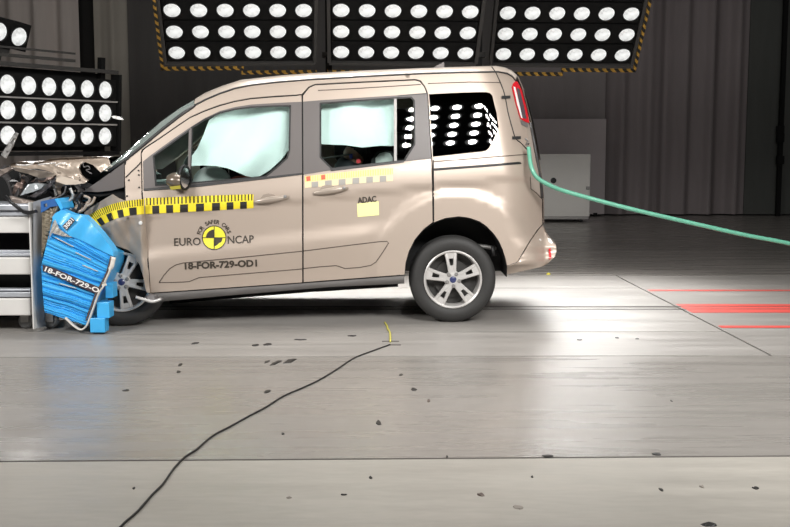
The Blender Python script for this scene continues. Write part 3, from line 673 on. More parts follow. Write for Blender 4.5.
blob('driver_airbag', at(212, 182, .34), .13, mat('grey_airbag', (.55, .54, .53), .7), vroot, (1.15, 1, .95))
tube('seat_belt', spline([at(230, 181, .3), at(238, 177, .28), at(256, 178, .28)], 5), .02, mat('belt_red', (.5, .06, .03), .6), vroot, 6, flat=(.022, .01))
# ---- wheels
def wheel_meshes():
    t = MB(); R, r = .325, .212; w_ = .205
    t.lathe([(r, .03), (r+.006, .012), (r+.02, .004), (r+.045, -.004), (r+.075, -.002), (R-.022, .006), (R-.008, .016), (R-.001, .032), (R, .045), (R, .06), (R-.006, .062), (R-.006, .068), (R, .07), (R, .1), (R-.006, .102), (R-.006, .108), (R, .11), (R, w_-.05), (R-.008, w_-.015), (R-.05, w_), (r+.03, w_), (r, w_-.02), (r, .03)], 64)
    rim = MB(); rim.lathe([(.216, .010), (.219, .002), (.212, -.002), (.203, .004), (.199, .02), (.196, .06), (.185, .16), (.16, .17)], 56)
    rim.lathe([(.0001, .0), (.035, -.002), (.062, .004), (.066, .02), (.06, .06)], 30)
    for k in range(5):
        a = math.radians(95+72*k); ca_, sa_ = math.cos(a), math.sin(a)
        def P(r_, o_, y): return Vector((r_*ca_-o_*sa_, y, r_*sa_+o_*ca_))
        for s_ in (-1, 1):   # twin arms of one spoke
            rr = [.045, .09, .14, .205]; oo = [.014, .020, .027, .035]; ww = [.015, .0125, .0115, .0125]; yy = [.004, -.002, .0, .010]
            vs = []
            for q in range(4):
                for (dx, dy) in ((-1, .006), (-.55, 0), (.55, 0), (1, .006), (1, .03), (-1, .03)): vs.append(P(rr[q], s_*oo[q]+dx*ww[q], yy[q]+dy))
            fs = [(q*6+j, q*6+(j+1) % 6, (q+1)*6+(j+1) % 6, (q+1)*6+j) for q in range(3) for j in range(6)]; rim.add(vs, fs)
        for (ra, rb, o1, o2, y) in ((.05, .105, .022, .026, .002), (.158, .206, .030, .036, .010)):   # webs leave a slot between the arms
            rim.add([P(ra, -o1, y), P(ra, o1, y), P(rb, o2, y), P(rb, -o2, y), P(ra, -o1, y+.02), P(ra, o1, y+.02), P(rb, o2, y+.02), P(rb, -o2, y+.02)], [(0,1,2,3),(0,4,5,1),(1,5,6,2),(2,6,7,3),(3,7,4,0)])
    cap = MB(); cap.lathe([(.0001, -.008), (.018, -.007), (.025, -.003), (.027, .003)], 20)
    lug = MB(); lug.lathe([(.0001, -.012), (.009, -.012), (.0145, -.006), (.0145, .01)], 8)
    disc = MB(); disc.lathe([(.06, .075), (.14, .075), (.14, .095), (.06, .095)], 32); disc.lathe([(.0001, .10), (.20, .10)], 32)
    out = {}
    for nm, mb, m in (('wheel', t, RUBBER), ('rim', rim, STEEL), ('hub_cap', cap, BADGE), ('lug_nut', lug, STEEL2), ('brake_disc', disc, mat('brake_dark', (.06, .058, .055), .5, .5))):
        me = bpy.data.meshes.new(nm); me.from_pydata([tuple(v) for v in mb.v], [], mb.f); me.materials.append(m)
        bm = bmesh.new(); bm.from_mesh(me); bmesh.ops.remove_doubles(bm, verts=bm.verts[:], dist=1e-6); bmesh.ops.recalc_face_normals(bm, faces=bm.faces[:])
        for f in bm.faces: f.smooth = True
        for e in bm.edges:
            if len(e.link_faces) == 2 and e.calc_face_angle() > .7: e.smooth = False
        bm.to_mesh(me); bm.free(); out[nm] = me
    return out
WM = wheel_meshes()
def wheel(c, rz=0, rx=0, spin=0, flip=False):
    o = obj('wheel', WM['wheel'], None, vroot); o.location = Vector(c)-wloc(vroot); o.rotation_euler = (Matrix.Rotation(rz+(math.pi if flip else 0), 3, 'Z')@Matrix.Rotation(rx, 3, 'X')@Matrix.Rotation(spin, 3, 'Y')).to_euler('XYZ')
    obj('rim', WM['rim'], None, o); obj('brake_disc', WM['brake_disc'], None, o); h = obj('hub_cap', WM['hub_cap'], None, o)
    for k in range(5):
        a = math.radians(131+72*k); l = obj('lug_nut', WM['lug_nut'], None, o); l.location = (.047*math.cos(a), 0, .047*math.sin(a))
    return o
c = at(453, 278.8, .035); wheel((c.x, .035, .326), .03); wheel((c.x, W-.1, .326), flip=True)
c = at(122.6, 284.8, -.09); wheel((c.x, -.115, .326), .13, -.10, .55); wheel((c.x-.05, W-.3, .326), flip=True)
# axle and suspension bits under the van
tube('rear_axle', [at(453, 283, .3), at(453, 283, 1.5)], .04, BLACK, vroot, 8)
tube('exhaust', [at(170, 300, .6), at(300, 289, .6), at(398, 283, .6)], .03, BLACK, vroot, 8)
p = at(497, 258, .2); tube('suspension_arm', [at(470, 245, .22), at(488, 247, .2), at(496, 249, .18)], .018, STEEL2, vroot, 6); tube('bump_stop', [at(493, 246, .18), at(494, 256, .18)], .02, DARK, vroot, 6)

# ---- door mirror
def mirror_unit():
    c = at(178, 180, -.22); rows = []
    for i in range(9):   # housing lofted from the door side outwards
        t = i/8; px = 168.5+14*t; h = 8.5*(math.sin(math.pi*(.14+.72*t*.75))**.6); w_ = .10*(.55+.45*math.sin(math.pi*(.2+.5*t)))
        rows.append([at(px, 180.2+1.0*t, -.20)+Vector((0, w_*math.cos(q), h/136*math.sin(q))) for q in [2*math.pi*k/16 for k in range(17)]])
    hs = grid('door_mirror', rows, mat('mirror_housing_brown', (.16, .125, .095), .3, .3, .5), fd)
    mb = MB(); M = Matrix.Translation(at(184.6, 177.5, -.20))@Matrix.Rotation(math.radians(62), 4, 'Z')
    mb.lathe([(.088, .012), (.094, .0), (.088, -.012), (.076, -.010)], 28, M@Matrix.Diagonal((.75, 1, 1, 1))); mb.build('mirror_rim', BLACK, hs, True)
    MB().lathe([(.0001, -.004), (.078, -.004)], 28, M@Matrix.Diagonal((.75, 1, 1, 1))).build('mirror_glass', CHROME, hs)
    MB().box((c.x-.06, -.14, c.z-.07), (c.x+.05, -.06, c.z-.02)).build('mirror_arm', DARK, hs)
    panel('mirror_tape', [(169.5,186.8),(180,185.4),(180.5,188.6),(171,190)], [], mat('mirror_marker_yellow', (.35, .30, .03), .5), hs, fn=lambda x, y, o_=0: at(x, y, -.29), step=4, rim=.01)
mirror_unit()
# ---- calibration tapes: strip, printed ticks and squares
def tape(poly_top, poly_bot, parent, base, dark, n, first_dark=0, tickfrac=.5, nt=4, fn=None, tmat=None):
    """tape between two edge curves; n squares along the lower half, nt ticks for each square"""
    fn = fn or sp
    def E(t, v):
        def on(c):
            m = len(c)-1; k = min(int(t*m), m-1); f_ = t*m-k; return (c[k][0]+(c[k+1][0]-c[k][0])*f_, c[k][1]+(c[k+1][1]-c[k][1])*f_)
        a = on(poly_top); b = on(poly_bot); return (a[0]+(b[0]-a[0])*v, a[1]+(b[1]-a[1])*v)
    N = 40; rows = [[fn(*E(i/N, v), -.003) for v in (0, .25, .5, .75, 1)] for i in range(N+1)]
    o = grid('scale_tape', rows, base, parent)
    for i in range(n):
        if i % 2 == first_dark:
            t0, t1 = i/n, (i+1)/n; vs = [fn(*E(t0+(t1-t0)*a/3, v), -.0045) for v in (tickfrac, .75, 1.0) for a in range(4)]
            mk('tape_square', vs, [(r*4+k, r*4+k+1, r*4+k+5, r*4+k+4) for r in range(2) for k in range(3)], dark, o)
    mb = MB()
    for i in range(n*nt):
        t0 = (i+.32)/(n*nt); t1 = (i+.68)/(n*nt); top = .0 if i % 2 else .0
        mb.add([fn(*E(t0, top), -.0045), fn(*E(t1, top), -.0045), fn(*E(t1, tickfrac-.06), -.0045), fn(*E(t0, tickfrac-.06), -.0045)], [(0, 1, 2, 3)])
    q = mb.build('tape_ticks', tmat or dark, o); q['kind'] = 'stuff'
    return o
tape([(145,198.2),(180,196.8),(220,195.2),(253.5,194.2)], [(145.5,214),(180,212.3),(220,210.2),(253.5,208.2)], fd, YELLOW, INK, 15, 1, .5, 2)
tape([(304.6,176.3),(334,173),(364,170),(393,168)], [(304.8,188),(334,185.6),(364,183),(393,181)], sd, mat('pale_beige_tape', (.80, .66, .42), .5), GREYINK, 13, 1, .55, 4, tmat=PALEY)  # paler tape base with grey squares and yellow ticks
for (x0, y0) in ((306.2,172.6),(321,171.2)): panel('red_mark', [(x0, y0+4), (x0+4, y0+3.4), (x0+4.3, y0+8), (x0+.4, y0+8.6)], [], mat('red_marker', (.75, .12, .06), .5), sd, off=-.006, step=3, rim=.002)
# ---- stickers and lettering
def ring_on(cx, cy, r0, r1, m, name, parent, off, a0=0, a1=360, n=40):
    vs = []; k = int(n*(a1-a0)/360)+1
    for i in range(k+1):
        a = math.radians(a0+(a1-a0)*i/k)
        for r in (r0, r1): vs.append(sp(cx+r*math.cos(a), cy-r*math.sin(a), off))
    return mk(name, vs, [(2*i, 2*i+1, 2*i+3, 2*i+2) for i in range(k)], m, parent)
LG = (214.2, 237.7)
lg = ring_on(*LG, 0.01, 12.0, LOGOY, 'round_emblem', fd, -.003)
ring_on(*LG, 11.3, 12.2, PRINT, 'emblem_rim', lg, -.0042)
ring_on(*LG, .01, 8.2, PRINT, 'emblem_quadrant', lg, -.0044, 92, 182); ring_on(*LG, .01, 8.2, PRINT, 'emblem_quadrant', lg, -.0044, 272, 362)
for (x0, y0, x1, y1) in ((-12, -.35, 12, .35), (-.35, -12, .35, 12)): mk('emblem_cross', [sp(LG[0]+a, LG[1]+b, -.0043) for a, b in ((x0, y0), (x1, y0), (x1, y1), (x0, y1))], [(0, 1, 2, 3)], PRINT, lg)
tg = text_on('lettering', 'EURO', 174.3, 200.8, 245.8, 245.0, 7.6, PRINT, fd, sp, bold=.012); text_on('lettering', 'NCAP', 227.8, 254.0, 243.6, 242.7, 7.6, PRINT, fd, sp, bold=.012)
text_on('lettering', '18-FOR-729-OD1', 184.8, 257.2, 269.2, 266.2, 6.4, PRINT, fd, sp, bold=.04)
def arc_text(s, cx, cy, r, a0, a1, cap, parent):
    P = []; Fc = []
    for i, ch in enumerate(s):
        if ch == ' ': continue
        v, f = text_data(ch, .02); w_ = max(p[0] for p in v)+min(p[0] for p in v); a = math.radians(a0+(a1-a0)*i/(len(s)-1)); n = len(P)
        for (u, q) in v:
            x = (u-w_/2)/.70*cap; h = q/.70*cap
            P.append(sp(cx+(r+h)*math.cos(a)+x*math.sin(a), cy-(r+h)*math.sin(a)+x*math.cos(a), -.004))
        Fc += [tuple(k+n for k in t) for t in f]
    o = mk('lettering', P, Fc, PRINT, parent); return o
arc_text('FOR SAFER CARS', *LG, 14.0, 163, 21, 3.9, fd)
st = panel('sticker', [(357,203.6),(378.6,201.2),(379,215.2),(357.6,217)], [], STICKY, sd, off=-.003, step=6, rim=.002)
text_on('lettering', 'ADAC', 357.8, 376.6, 203.2, 201.4, 5.6, PRINT, st, sp, off=-.007, bold=.03)

# ---- crushed front end
def crumple(y0, amp, seed, gx=0, gy=0):
    rnd = random.Random(seed); k = [(rnd.uniform(-.5, .5), rnd.uniform(.2, .8), rnd.uniform(0, 6)) for _ in range(6)]
    def fn(px, py, off=0.0):
        wv = sum((abs(math.sin(a*px*.5+b*py*.5+c))-.6)/(1+i*.3) for i, (a, b, c) in enumerate(k))*amp
        return at(px, py, y0+wv+gx*(px-60)+gy*(py-180)+off)
    return fn
FEN = [(84,213),(91,207.5),(98,203),(105,198.5),(112.4,194.5),(118,198),(126,201.6),(143,200.3),(144.2,215),(147.6,255),(150,293),(146.5,292.4),(143.5,278),(140,266),(135,256),(128,250),(120,247),(112,245),(109,243),(97,231)]
def fenfn(px, py, off=0.0):
    base = side(146, 205)
    line = 217+max(0, (130-px))*.40
    y = base-.085*sm((149-px)/9)+off
    y += .02*sm((px-112)/26)*sm((150-px)/12) if py > line else 0
    y += .0036*max(0, py-line)*sm((148-px)/20)
    if px < 112: y += .006*(112-px)*(1 if py < 236 else .6)
    y += .005*math.sin(px*.23+py*.15)+.003*math.sin(px*.5-py*.3)
    return at(px, py, y)
fen = panel('front_fender', FEN, [], mat('scuffed_fender_paint', (.40, .33, .27), .45, .25, .15, noise=(12, .12)), vroot, fn=fenfn, step=2.5, rim=.02)
tape([(86.6,217),(98,209.6),(112,204),(126,200.8),(144,198.8)], [(97.4,228.2),(106,223),(116,218.6),(128,215.6),(144,214)], fen, YELLOW, INK, 9, 1, .5, 3, fn=fenfn)
q = fenfn(140.4, 223, -.006); MB().lathe([(.0001, -.004), (.012, -.003), (.014, .004)], 10, Matrix.Translation(q)).build('side_marker', WHITE, fen)
ct = panel('cowl_trim', [(83,191.6),(100,180),(124,162.9),(124.3,187),(111,190.5),(98,192)], [], PILLAR, vroot, fn=crumple(-.10, .0, 1, -.0004), step=5, rim=.06)
panel('cowl_seal', [(82,192.4),(98,192.6),(111,191.2),(124.3,187.6),(125.4,200.6),(118,197.4),(112.5,194),(100,196.5),(88,195)], [], CAVITY, vroot, fn=crumple(-.08, .0, 1), step=5, rim=.05)
panel('cowl_edge', [(124.1,161.5),(126,160.5),(126,200),(124.4,200)], [], BLACK, ct, fn=crumple(-.115, 0, 1), step=6, rim=.06)
# hinge pillar bolts
for (x, y) in ((138.5,170.6),(138.8,175),(139,187.5),(128.8,180.2),(127,196)):
    MB().lathe([(.0001, -.004), (.006, -.003), (.007, .004)], 8, Matrix.Translation(sp(x, y, -.003))).build('pillar_bolt', INK, sf)
tube('pillar_crack', spath(((125.5,177.5),(131,172),(137,166.5),(141,162)), -.004), .004, INK, sf, 5)
# buckled bonnet: folded near flank and the sheet reaching across the car
HB = [(10,165),(14,162.6),(22,161.6),(32,163),(45,161),(49,158.8),(58,158),(75,157.2),(95,156.6),(107,157),(110,165.5),(101,172.5),(93,165),(85,162),(80,164),(78.6,169),(81,175),(84.5,178.4),(88,180.5),(84,183.5),(76,179.4),(66,177),(57,174.6),(48,171),(38,168.6),(25,169),(17,171.2),(12,168.5)]
hood = panel('bonnet', HB, [], PAINT2, vroot, fn=crumple(-.02, .010, 11, -.0005, -.004), step=2.5, rim=.03)
rows = []
for (px, py) in ((8,165),(14,162.6),(22,161.8),(32,162.9),(45,161),(49,158.9),(58,158.2),(75,157.4),(95,156.8),(107,157.4)):
    p = at(px, py, .03); rr = random.Random(int(px)); rows.append([p, p+Vector((rr.uniform(-.02, .02), .25, .004+rr.uniform(-.01, .012))), p+Vector((rr.uniform(-.03, .03), .6, .01+rr.uniform(-.02, .0))), p+Vector((rr.uniform(-.03, .03), 1.0, .0)), p+Vector((0, 1.5, -.05)), p+Vector((0, 1.62, -.2))])
grid('bonnet_top', rows, PAINT2, hood)
panel('bonnet_flap', [(56.5,175),(63,176.6),(70,178.4),(77,180.4),(83.5,183.4),(75,184.6),(66,184.8),(56,181.6)], [], mat('bonnet_flap_paint', (.66, .57, .48), .36, .25, .4), hood, fn=crumple(-.17, .004, 5, 0, -.012), step=3, rim=.03)
panel('bonnet_flap', [(12,167),(26,169),(45,171.4),(57,175),(50,177),(40,178.4),(28,173.8),(15,170.6)], [], PAINT2, hood, fn=crumple(-.13, .008, 6, 0, .008), step=3, rim=.03)
for pts, r in (([(16,164.6),(26,165.2),(33,163.6)], .008), ([(38,164.6),(48,163.6),(56,163)], .007), ([(55,166),(60,163.6),(66,162.6)], .006)):
    tube('bare_metal_fold', spline([at(x, y, -.10) for x, y in pts], 4), r*.8, STEEL, hood, 6)
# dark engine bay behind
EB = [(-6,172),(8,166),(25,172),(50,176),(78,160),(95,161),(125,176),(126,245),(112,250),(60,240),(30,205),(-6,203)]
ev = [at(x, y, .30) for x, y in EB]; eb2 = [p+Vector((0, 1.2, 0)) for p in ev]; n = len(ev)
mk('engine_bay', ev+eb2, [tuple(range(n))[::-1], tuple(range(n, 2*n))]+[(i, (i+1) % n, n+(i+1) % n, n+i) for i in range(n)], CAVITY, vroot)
# headlamp and torn parts
HL = [(20,195.5),(24,190),(27.5,184.5),(36,183),(44.5,184.4),(41,188.4),(34,191.6),(29,193)]
hl = panel('headlamp', HL, [], mat('headlamp_lens', (.42, .45, .46), .15, .2, .5), vroot, fn=crumple(-.13, .01, 8), step=3, rim=.10)
panel('headlamp_bezel', [(29,196),(36,192.6),(44,188),(50,181.5),(56,177.2),(56,180),(50,187),(42,193.4),(34,197.6)], [], mat('bezel_grey', (.16, .15, .16), .25, .3, .3), hl, fn=crumple(-.07, .01, 9), step=3, rim=.05)
panel('torn_bracket', [(12,194),(14,186),(19,180),(22,175),(24.5,180),(22,188),(18,195)], [], mat('torn_brown', (.30, .22, .19), .4, .3, noise=(20, .3)), vroot, fn=crumple(-.03, .03, 12), step=2.5, rim=.05)
panel('torn_bumper', [(9,196),(16,198),(28,200.5),(38,203),(34,206.5),(22,207),(13,203)], [], mat('torn_bumper_paint', (.27, .22, .19), .4, .2, noise=(15, .25)), vroot, fn=crumple(-.16, .02, 13), step=3, rim=.06)
panel('torn_bumper', [(-6,170.5),(3,169),(10,166.6),(12,169),(6,172.5),(0,176),(-6,178)], [], mat('torn_bumper_paint', (.27, .22, .19), .4), vroot, fn=crumple(-.06, .03, 14), step=3, rim=.06)
panel('torn_bracket', [(30,182),(36,178.6),(46,177.6),(55,176.4),(50,179.6),(42,182.2)], [], mat('torn_brown', (.30, .22, .19), .4), vroot, fn=crumple(-.04, .03, 15), step=3, rim=.04)
rnd = random.Random(21)
FRM = [mat('frag_black', (.015, .015, .016), .35), mat('frag_grey', (.16, .15, .15), .4, .3), mat('frag_silver', (.5, .49, .47), .35, .5), mat('frag_dark', (.05, .045, .045), .5), mat('frag_beige', (.40, .33, .27), .4, .2)]
for i in range(64):
    if i < 40: px, py = rnd.uniform(58, 92), rnd.uniform(183, 214)
    else: px, py = rnd.uniform(-2, 60), rnd.uniform(174, 200)
    if px < 55 and py > 196: py -= 8
    Y = rnd.uniform(-.07, .2); c = at(px, py, Y); L_ = rnd.uniform(.02, .085); a = rnd.uniform(0, 6.28); el = rnd.uniform(-1, 1)
    d = Vector((math.cos(a), rnd.uniform(-.4, .4), math.sin(a)))*L_; e = Vector((-math.sin(a), rnd.uniform(-.6, .2), math.cos(a)))*rnd.uniform(.008, .03); nn = Vector((0, .012, 0))
    vs = [c-d-e, c-e*.3+nn, c+d-e*.5, c+d*.8+e, c+e*1.3-nn, c-d*.7+e*.6]; vs += [v+Vector((0, .012, .002)) for v in vs]
    fs = [(0,1,4,5),(1,2,3,4),(11,10,7,6),(10,9,8,7)]+[(k, (k+1) % 6, 6+(k+1) % 6, 6+k) for k in range(6)]
    mk('wreck_fragment', vs, fs, rnd.choice(FRM if px > 55 else FRM[:4]), vroot)
# bent pipes and wires hanging in the gap
for pts, r, m in (([(70,188),(73,196),(68,203),(71,210)], .011, FRM[2]), ([(66,186),(64,193),(58,197),(50,199)], .006, FRM[1]), ([(84,196),(90,199),(86,206),(92,203),(95,197)], .010, FRM[4]),
                  ([(78,212),(84,209),(88,202)], .012, FRM[4]), ([(64,213),(67,206),(65,199)], .010, FRM[0]), ([(76,214),(80,206),(78,199),(82,193)], .014, FRM[0]), ([(62,210),(66,215),(66,221),(70,216)], .008, FRM[2]),
                  ([(83,162),(84,167),(88,166),(90,169),(86,170),(92,174)], .0035, FRM[1])):
    tube('bent_pipe', spline([at(x, y, -.20) for x, y in pts], 5), r, m, vroot, 6)
tube('bent_pipe', [at(5,196,-.45), at(12,203,-.46), at(22,211,-.47)], .012, FRM[0], vroot, 6)
panel('towing_eye', [(21,209.5),(27,211),(35,210),(36,212.8),(28,215),(22,213)], [], FRM[0], vroot, fn=crumple(-.47, .0, 3), step=4, rim=.04)
mk('splash_shield', [at(x, y, -.02) for x, y in ((108,236),(126,244),(126,262),(110,262))]+[at(x, y, .3) for x, y in ((108,236),(126,244),(126,262),(110,262))], [(0,1,2,3),(4,5,6,7),(0,1,5,4),(1,2,6,5),(2,3,7,6),(3,0,4,7)], CAVITY, vroot)
panel('fender_liner_scrap', [(145,297),(150,293.6),(158,296.4),(163,299.5),(155,303),(148,301.4)], [], FRM[1], vroot, fn=crumple(-.21, .01, 4), step=3, rim=.03)
tube('bent_pipe', spline([at(x, y, -.24) for x, y in ((136,297),(144,299.5),(153,301.5),(161,299))], 4), .012, STEEL, vroot, 6)
# rear passengers: child seat and small test dummy
cs = thing('child_seat', 'black and white child seat seen low through the sliding door window', 'child seat', at(383, 172, .34))
panel('seat_shell', [(370,170),(372,158),(377,151.5),(384,150),(391,151),(396,156),(398,166),(396,170)], [], BLACK, cs, fn=lambda x, y, o_=0: at(x, y, .30+o_), step=5, rim=.2)
panel('seat_cover', [(374,168),(375.5,158),(379.5,153.4),(385,152),(390,153.2),(393,158),(393.4,164)], [], WHITE, cs, fn=lambda x, y, o_=0: at(x, y, .27+.0004*(x-384)**2+o_), step=4, rim=.05)
dm = thing('crash_test_dummy', 'small crash test dummy in dark clothes behind the sliding door window', 'dummy', at(352, 176, .38))
hd = blob('head', at(354, 155.5, .42), .085, mat('dummy_skin', (.42, .25, .18), .6), dm, (1, .95, 1.1))
blob('hair', at(356, 152.5, .43), .088, mat('dummy_cap', (.02, .02, .02), .7), dm, (1, .95, 1.0))
blob('torso', at(349, 171, .45), .13, mat('dummy_shirt', (.03, .03, .035), .8), dm, (.9, 1, 1.0))
panel('belt_buckle', [(356,160),(360,159),(361,162.5),(357,163.5)], [], mat('buckle_red', (.6, .03, .04), .5), dm, fn=lambda x, y, o_=0: at(x, y, .27+o_), step=4, rim=.02)
panel('face_mark', [(349,154.5),(352.5,153.5),(352.5,158),(350,158.5)], [], mat('mark_blue', (.05, .07, .35), .5), dm, fn=lambda x, y, o_=0: at(x, y, .31+o_), step=4, rim=.02)
tube('cabin_rail', [at(322.5, 158.6, .3), at(349, 154.4, .3)], .008, STEEL2, vroot, 6)

# ============================================================ THE BARRIER
BY = -.42
bar = thing('crash_barrier', 'crash barrier trolley with crushed bright blue honeycomb block at its end', 'barrier', (-2.9, -.1, 0))
def beam(y0, y1, m, name='beam', Y=BY+.06, x1=30.5, d=.12, bev=.008):
    a = at(-40, y0, Y); b = at(x1, y1, Y); return bevbox(name, (a.x-1.0, Y, b.z), (b.x, Y+d, a.z), m, bar, bev)
beam(204.5, 210.5, TROLLEYG, d=.6); beam(211.2, 215.8, TROLLEYG, Y=BY+.09, d=.5); beam(217, 233, TROLLEY); beam(250.5, 253, TROLLEYG, 'rail', BY+.10, d=.08, bev=.003); beam(253.6, 256.4, TROLLEYG, 'rail', BY+.07, d=.1, bev=.003); beam(257.4, 274.6, TROLLEY)
beam(289, 291, TROLLEYG, 'rail', BY+.10, d=.08, bev=.003); beam(292.4, 297, TROLLEYG, 'rail', BY+.07, d=.1, bev=.003); beam(298.4, 315.6, TROLLEY)
a = at(-60, 205, .3); b = at(30, 316, .3); MB().box((a.x-1, .25, b.z), (b.x, .33, a.z)).build('rear_plate', BLACK, bar)
for yy in (BY+.5,): 
    a = at(-40, 218, yy); b = at(31, 314, yy); MB().box((a.x-1.0, yy, b.z), (b.x, yy+.1, a.z)).build('inner_frame', CAVITY, bar)
# end post: white edge and grey plate facing the block
p0 = at(29, 202.5, BY); p1 = at(33.2, 329.5, BY)
bevbox('end_post', (p0.x, BY, p1.z), (p1.x, BY+.66, p0.z), TROLLEY, bar, .006)
gp = [(33.2,201.8),(49.5,196.8),(55,200.5),(55,212),(52,219),(41.5,262),(44.5,312),(46,326),(33.2,329.5)]
panel('end_plate', gp, [], TROLLEYG, bar, fn=lambda x, y, o_=0: at(x, y, BY+.02+o_+.012*(x-33)), step=8, rim=.03)
panel('honeycomb_core', [(42,211),(49,206.5),(57.5,207),(52.5,219),(47,241),(41.6,258)], [], HONEY, bar, fn=lambda x, y, o_=0: at(x, y, BY+.015+.012*math.sin(x*2.2)+o_), step=2, rim=.2)
panel('mounting_bracket', [(40.6,201.5),(53.5,198.8),(57,206),(50,207),(45,210.8),(40.8,212.6)], [(inset([(43.6,204),(47,203.2),(47.4,206.6),(44,207.4)], 0))], mat('bracket_blue', (.03, .12, .36), .4), bar, fn=lambda x, y, o_=0: at(x, y, BY-.0+o_), step=4, rim=.03)
rnd = random.Random(5)
# crushed cladding with accordion folds
LE = [(52.5,220),(48,238),(41.2,266),(42.5,290),(44.5,312)]; RE_ = [(113,255.5),(110,268),(104,284),(95,305),(86.6,326)]
def edge(c, t):
    m = len(c)-1; k = min(int(t*m), m-1); f_ = t*m-k; return (c[k][0]+(c[k+1][0]-c[k][0])*f_, c[k][1]+(c[k+1][1]-c[k][1])*f_)
NT, NS = 200, 26; fold = [0]; 
while fold[-1] < 1.1: fold.append(fold[-1]+rnd.choice((.018, .024, .032, .05)))
dep = [rnd.uniform(-.016, .016) for _ in fold]
def foldy(t, s):
    tt = t+.006*math.sin(s*4)+.003*math.sin(s*11+2); tt = max(0, tt)
    for i in range(len(fold)-1):
        if tt < fold[i+1]:
            f_ = (tt-fold[i])/(fold[i+1]-fold[i]); return (dep[i]+(dep[i+1]-dep[i])*f_)+(-.012*abs(math.sin(math.pi*f_)))
    return 0
def blk(t, s, off=0):
    a = edge(LE, t); b = edge(RE_, t); return at(a[0]+(b[0]-a[0])*s, a[1]+(b[1]-a[1])*s, BY-.02+foldy(t, s)*(.5 if t < .1 else 1)+off)
rows = [[blk(i/NT, k/NS) for k in range(NS+1)] for i in range(NT+1)]
hb = grid('crushed_block', rows, BLUE, bar, False)
ol = [edge(LE, t/8) for t in range(9)]+[edge(RE_, 1-t/8) for t in range(9)]
ov = [at(x, y, BY+.0) for x, y in ol]; o2 = [p+Vector((-.02, .62, 0)) for p in ov]; n = len(ov)
mk('block_sides', ov+o2, [(i, (i+1) % n, n+(i+1) % n, n+i) for i in range(n)]+[tuple(range(n, 2*n))], BLUE, hb)
US = [(52,217.5),(55,213.5),(61,210),(66,212),(72,214.6),(78,215.2),(83.6,216),(92,224),(101,234.5),(109.6,245.4),(113.4,252),(113.2,256.4),(100,250),(84,241.5),(70,236),(60,226),(53,221)]
panel('cladding_sheet', US, [], BLUE, hb, fn=lambda x, y, o_=0: at(x, y, BY-.045+.05*sm((236-y)/36)+.010*math.sin(x*.2+y*.15)+o_), step=3, rim=.12)
panel('cladding_curl', [(54.5,199),(57,198.4),(61,202.5),(63,208),(61,210.4),(58.5,206)], [], BLUE, hb, fn=lambda x, y, o_=0: at(x, y, BY+.02+o_), step=3, rim=.25)
panel('torn_foil', [(53,222),(55,219.6),(59,229),(66,234),(72,237.5),(62,236),(52,233),(48.5,240),(49,236)], [], mat('bare_foil', (.66, .64, .60), .35, .4, noise=(40, .25)), hb, fn=lambda x, y, o_=0: at(x, y, BY-.055+.012*math.sin(x*1.1+y*.7)+o_), step=2, rim=.01)
for (t, s0, s1) in ((.52, .25, .55), (.2, .1, .4), (.26, .45, .7), (.36, .6, .85), (.63, .3, .6)):
    tube('foil_crease', [blk(t, s0+(s1-s0)*k/6, -.008) for k in range(7)], .004, mat('bare_foil', (.66, .64, .60), .35), hb, 5)
edge_strip = tube('edge_strap', spline([at(x, y, BY-.05) for x, y in ((113.2,257),(110,270),(104.6,282.5),(103.4,286.6),(99,293),(94.5,305),(89,320.5),(86,326.4),(81,329.6),(74.5,326),(68,320),(65.5,317.5))], 5), .012, mat('strap_white', (.72, .68, .62), .5), hb, 8, flat=(.02, .007))
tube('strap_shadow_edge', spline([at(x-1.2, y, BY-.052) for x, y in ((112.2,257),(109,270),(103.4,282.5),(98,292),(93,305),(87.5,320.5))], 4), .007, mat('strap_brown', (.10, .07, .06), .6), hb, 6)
bevbox('bumper_element', at(97, 318.2, BY-.04), at(109, 302.5, BY-.04)+Vector((0, .12, 0)), BLUE, bar, .004); bevbox('bumper_element', at(90.2, 332.6, BY-.06), at(104.6, 318.4, BY-.06)+Vector((0, .10, 0)), BLUE, bar, .004)
bevbox('bumper_element', at(105.5, 298, BY+.02), at(112.5, 283.5, BY+.02)+Vector((0, .12, 0)), BLUE, bar, .004)
# printed strips on the block
def plate(x, y, off=0): return at(x, y, BY-.058+off)
stp = [(42.4,264.8),(52,267.4),(70,275),(88,282.8),(100.4,287.8),(98.6,294.2),(92,292),(70,282.8),(52,274.6),(42.8,271)]
sl = panel('printed_strip', stp, [], mat('strip_black', (.06, .04, .05), .5), hb, fn=plate, step=6, rim=.006)
text_on('lettering', '18-FOR-729-O', 44.2, 98.2, 270.8, 293.0, 4.6, mat('print_white', (.85, .83, .80), .5), sl, plate, off=-.004, bold=.03)
pl2 = panel('printed_strip', [(62.2,226),(66.5,230.8),(75,220.4),(71.5,217)], [], mat('strip_black', (.06, .04, .05), .5), hb, fn=lambda x, y, o_=0: at(x, y, BY-.062+o_), step=6, rim=.006)
text_on('lettering', '3001', 66.4, 74.0, 229.2, 220.2, 4.0, mat('print_white', (.85, .83, .80), .5), pl2, lambda x, y, o_=0: at(x, y, BY-.062+o_), off=-.004, bold=.03)
for (px, Y) in ((26.5, BY+.2), (51, BY+.2)):
    c = at(px, 322, Y); cs_ = MB().lathe([(.0001, -.025), (.035, -.025), (.055, -.015), (.055, .015), (.035, .025), (.0001, .025)], 18, Matrix.Translation((c.x, Y, .056))).build('castor', mat('castor_grey', (.18, .18, .18), .5), bar, True)
    bevbox('castor_fork', (c.x-.03, Y-.04, .05), (c.x+.03, Y+.04, .15), STEEL2, cs_, .004)

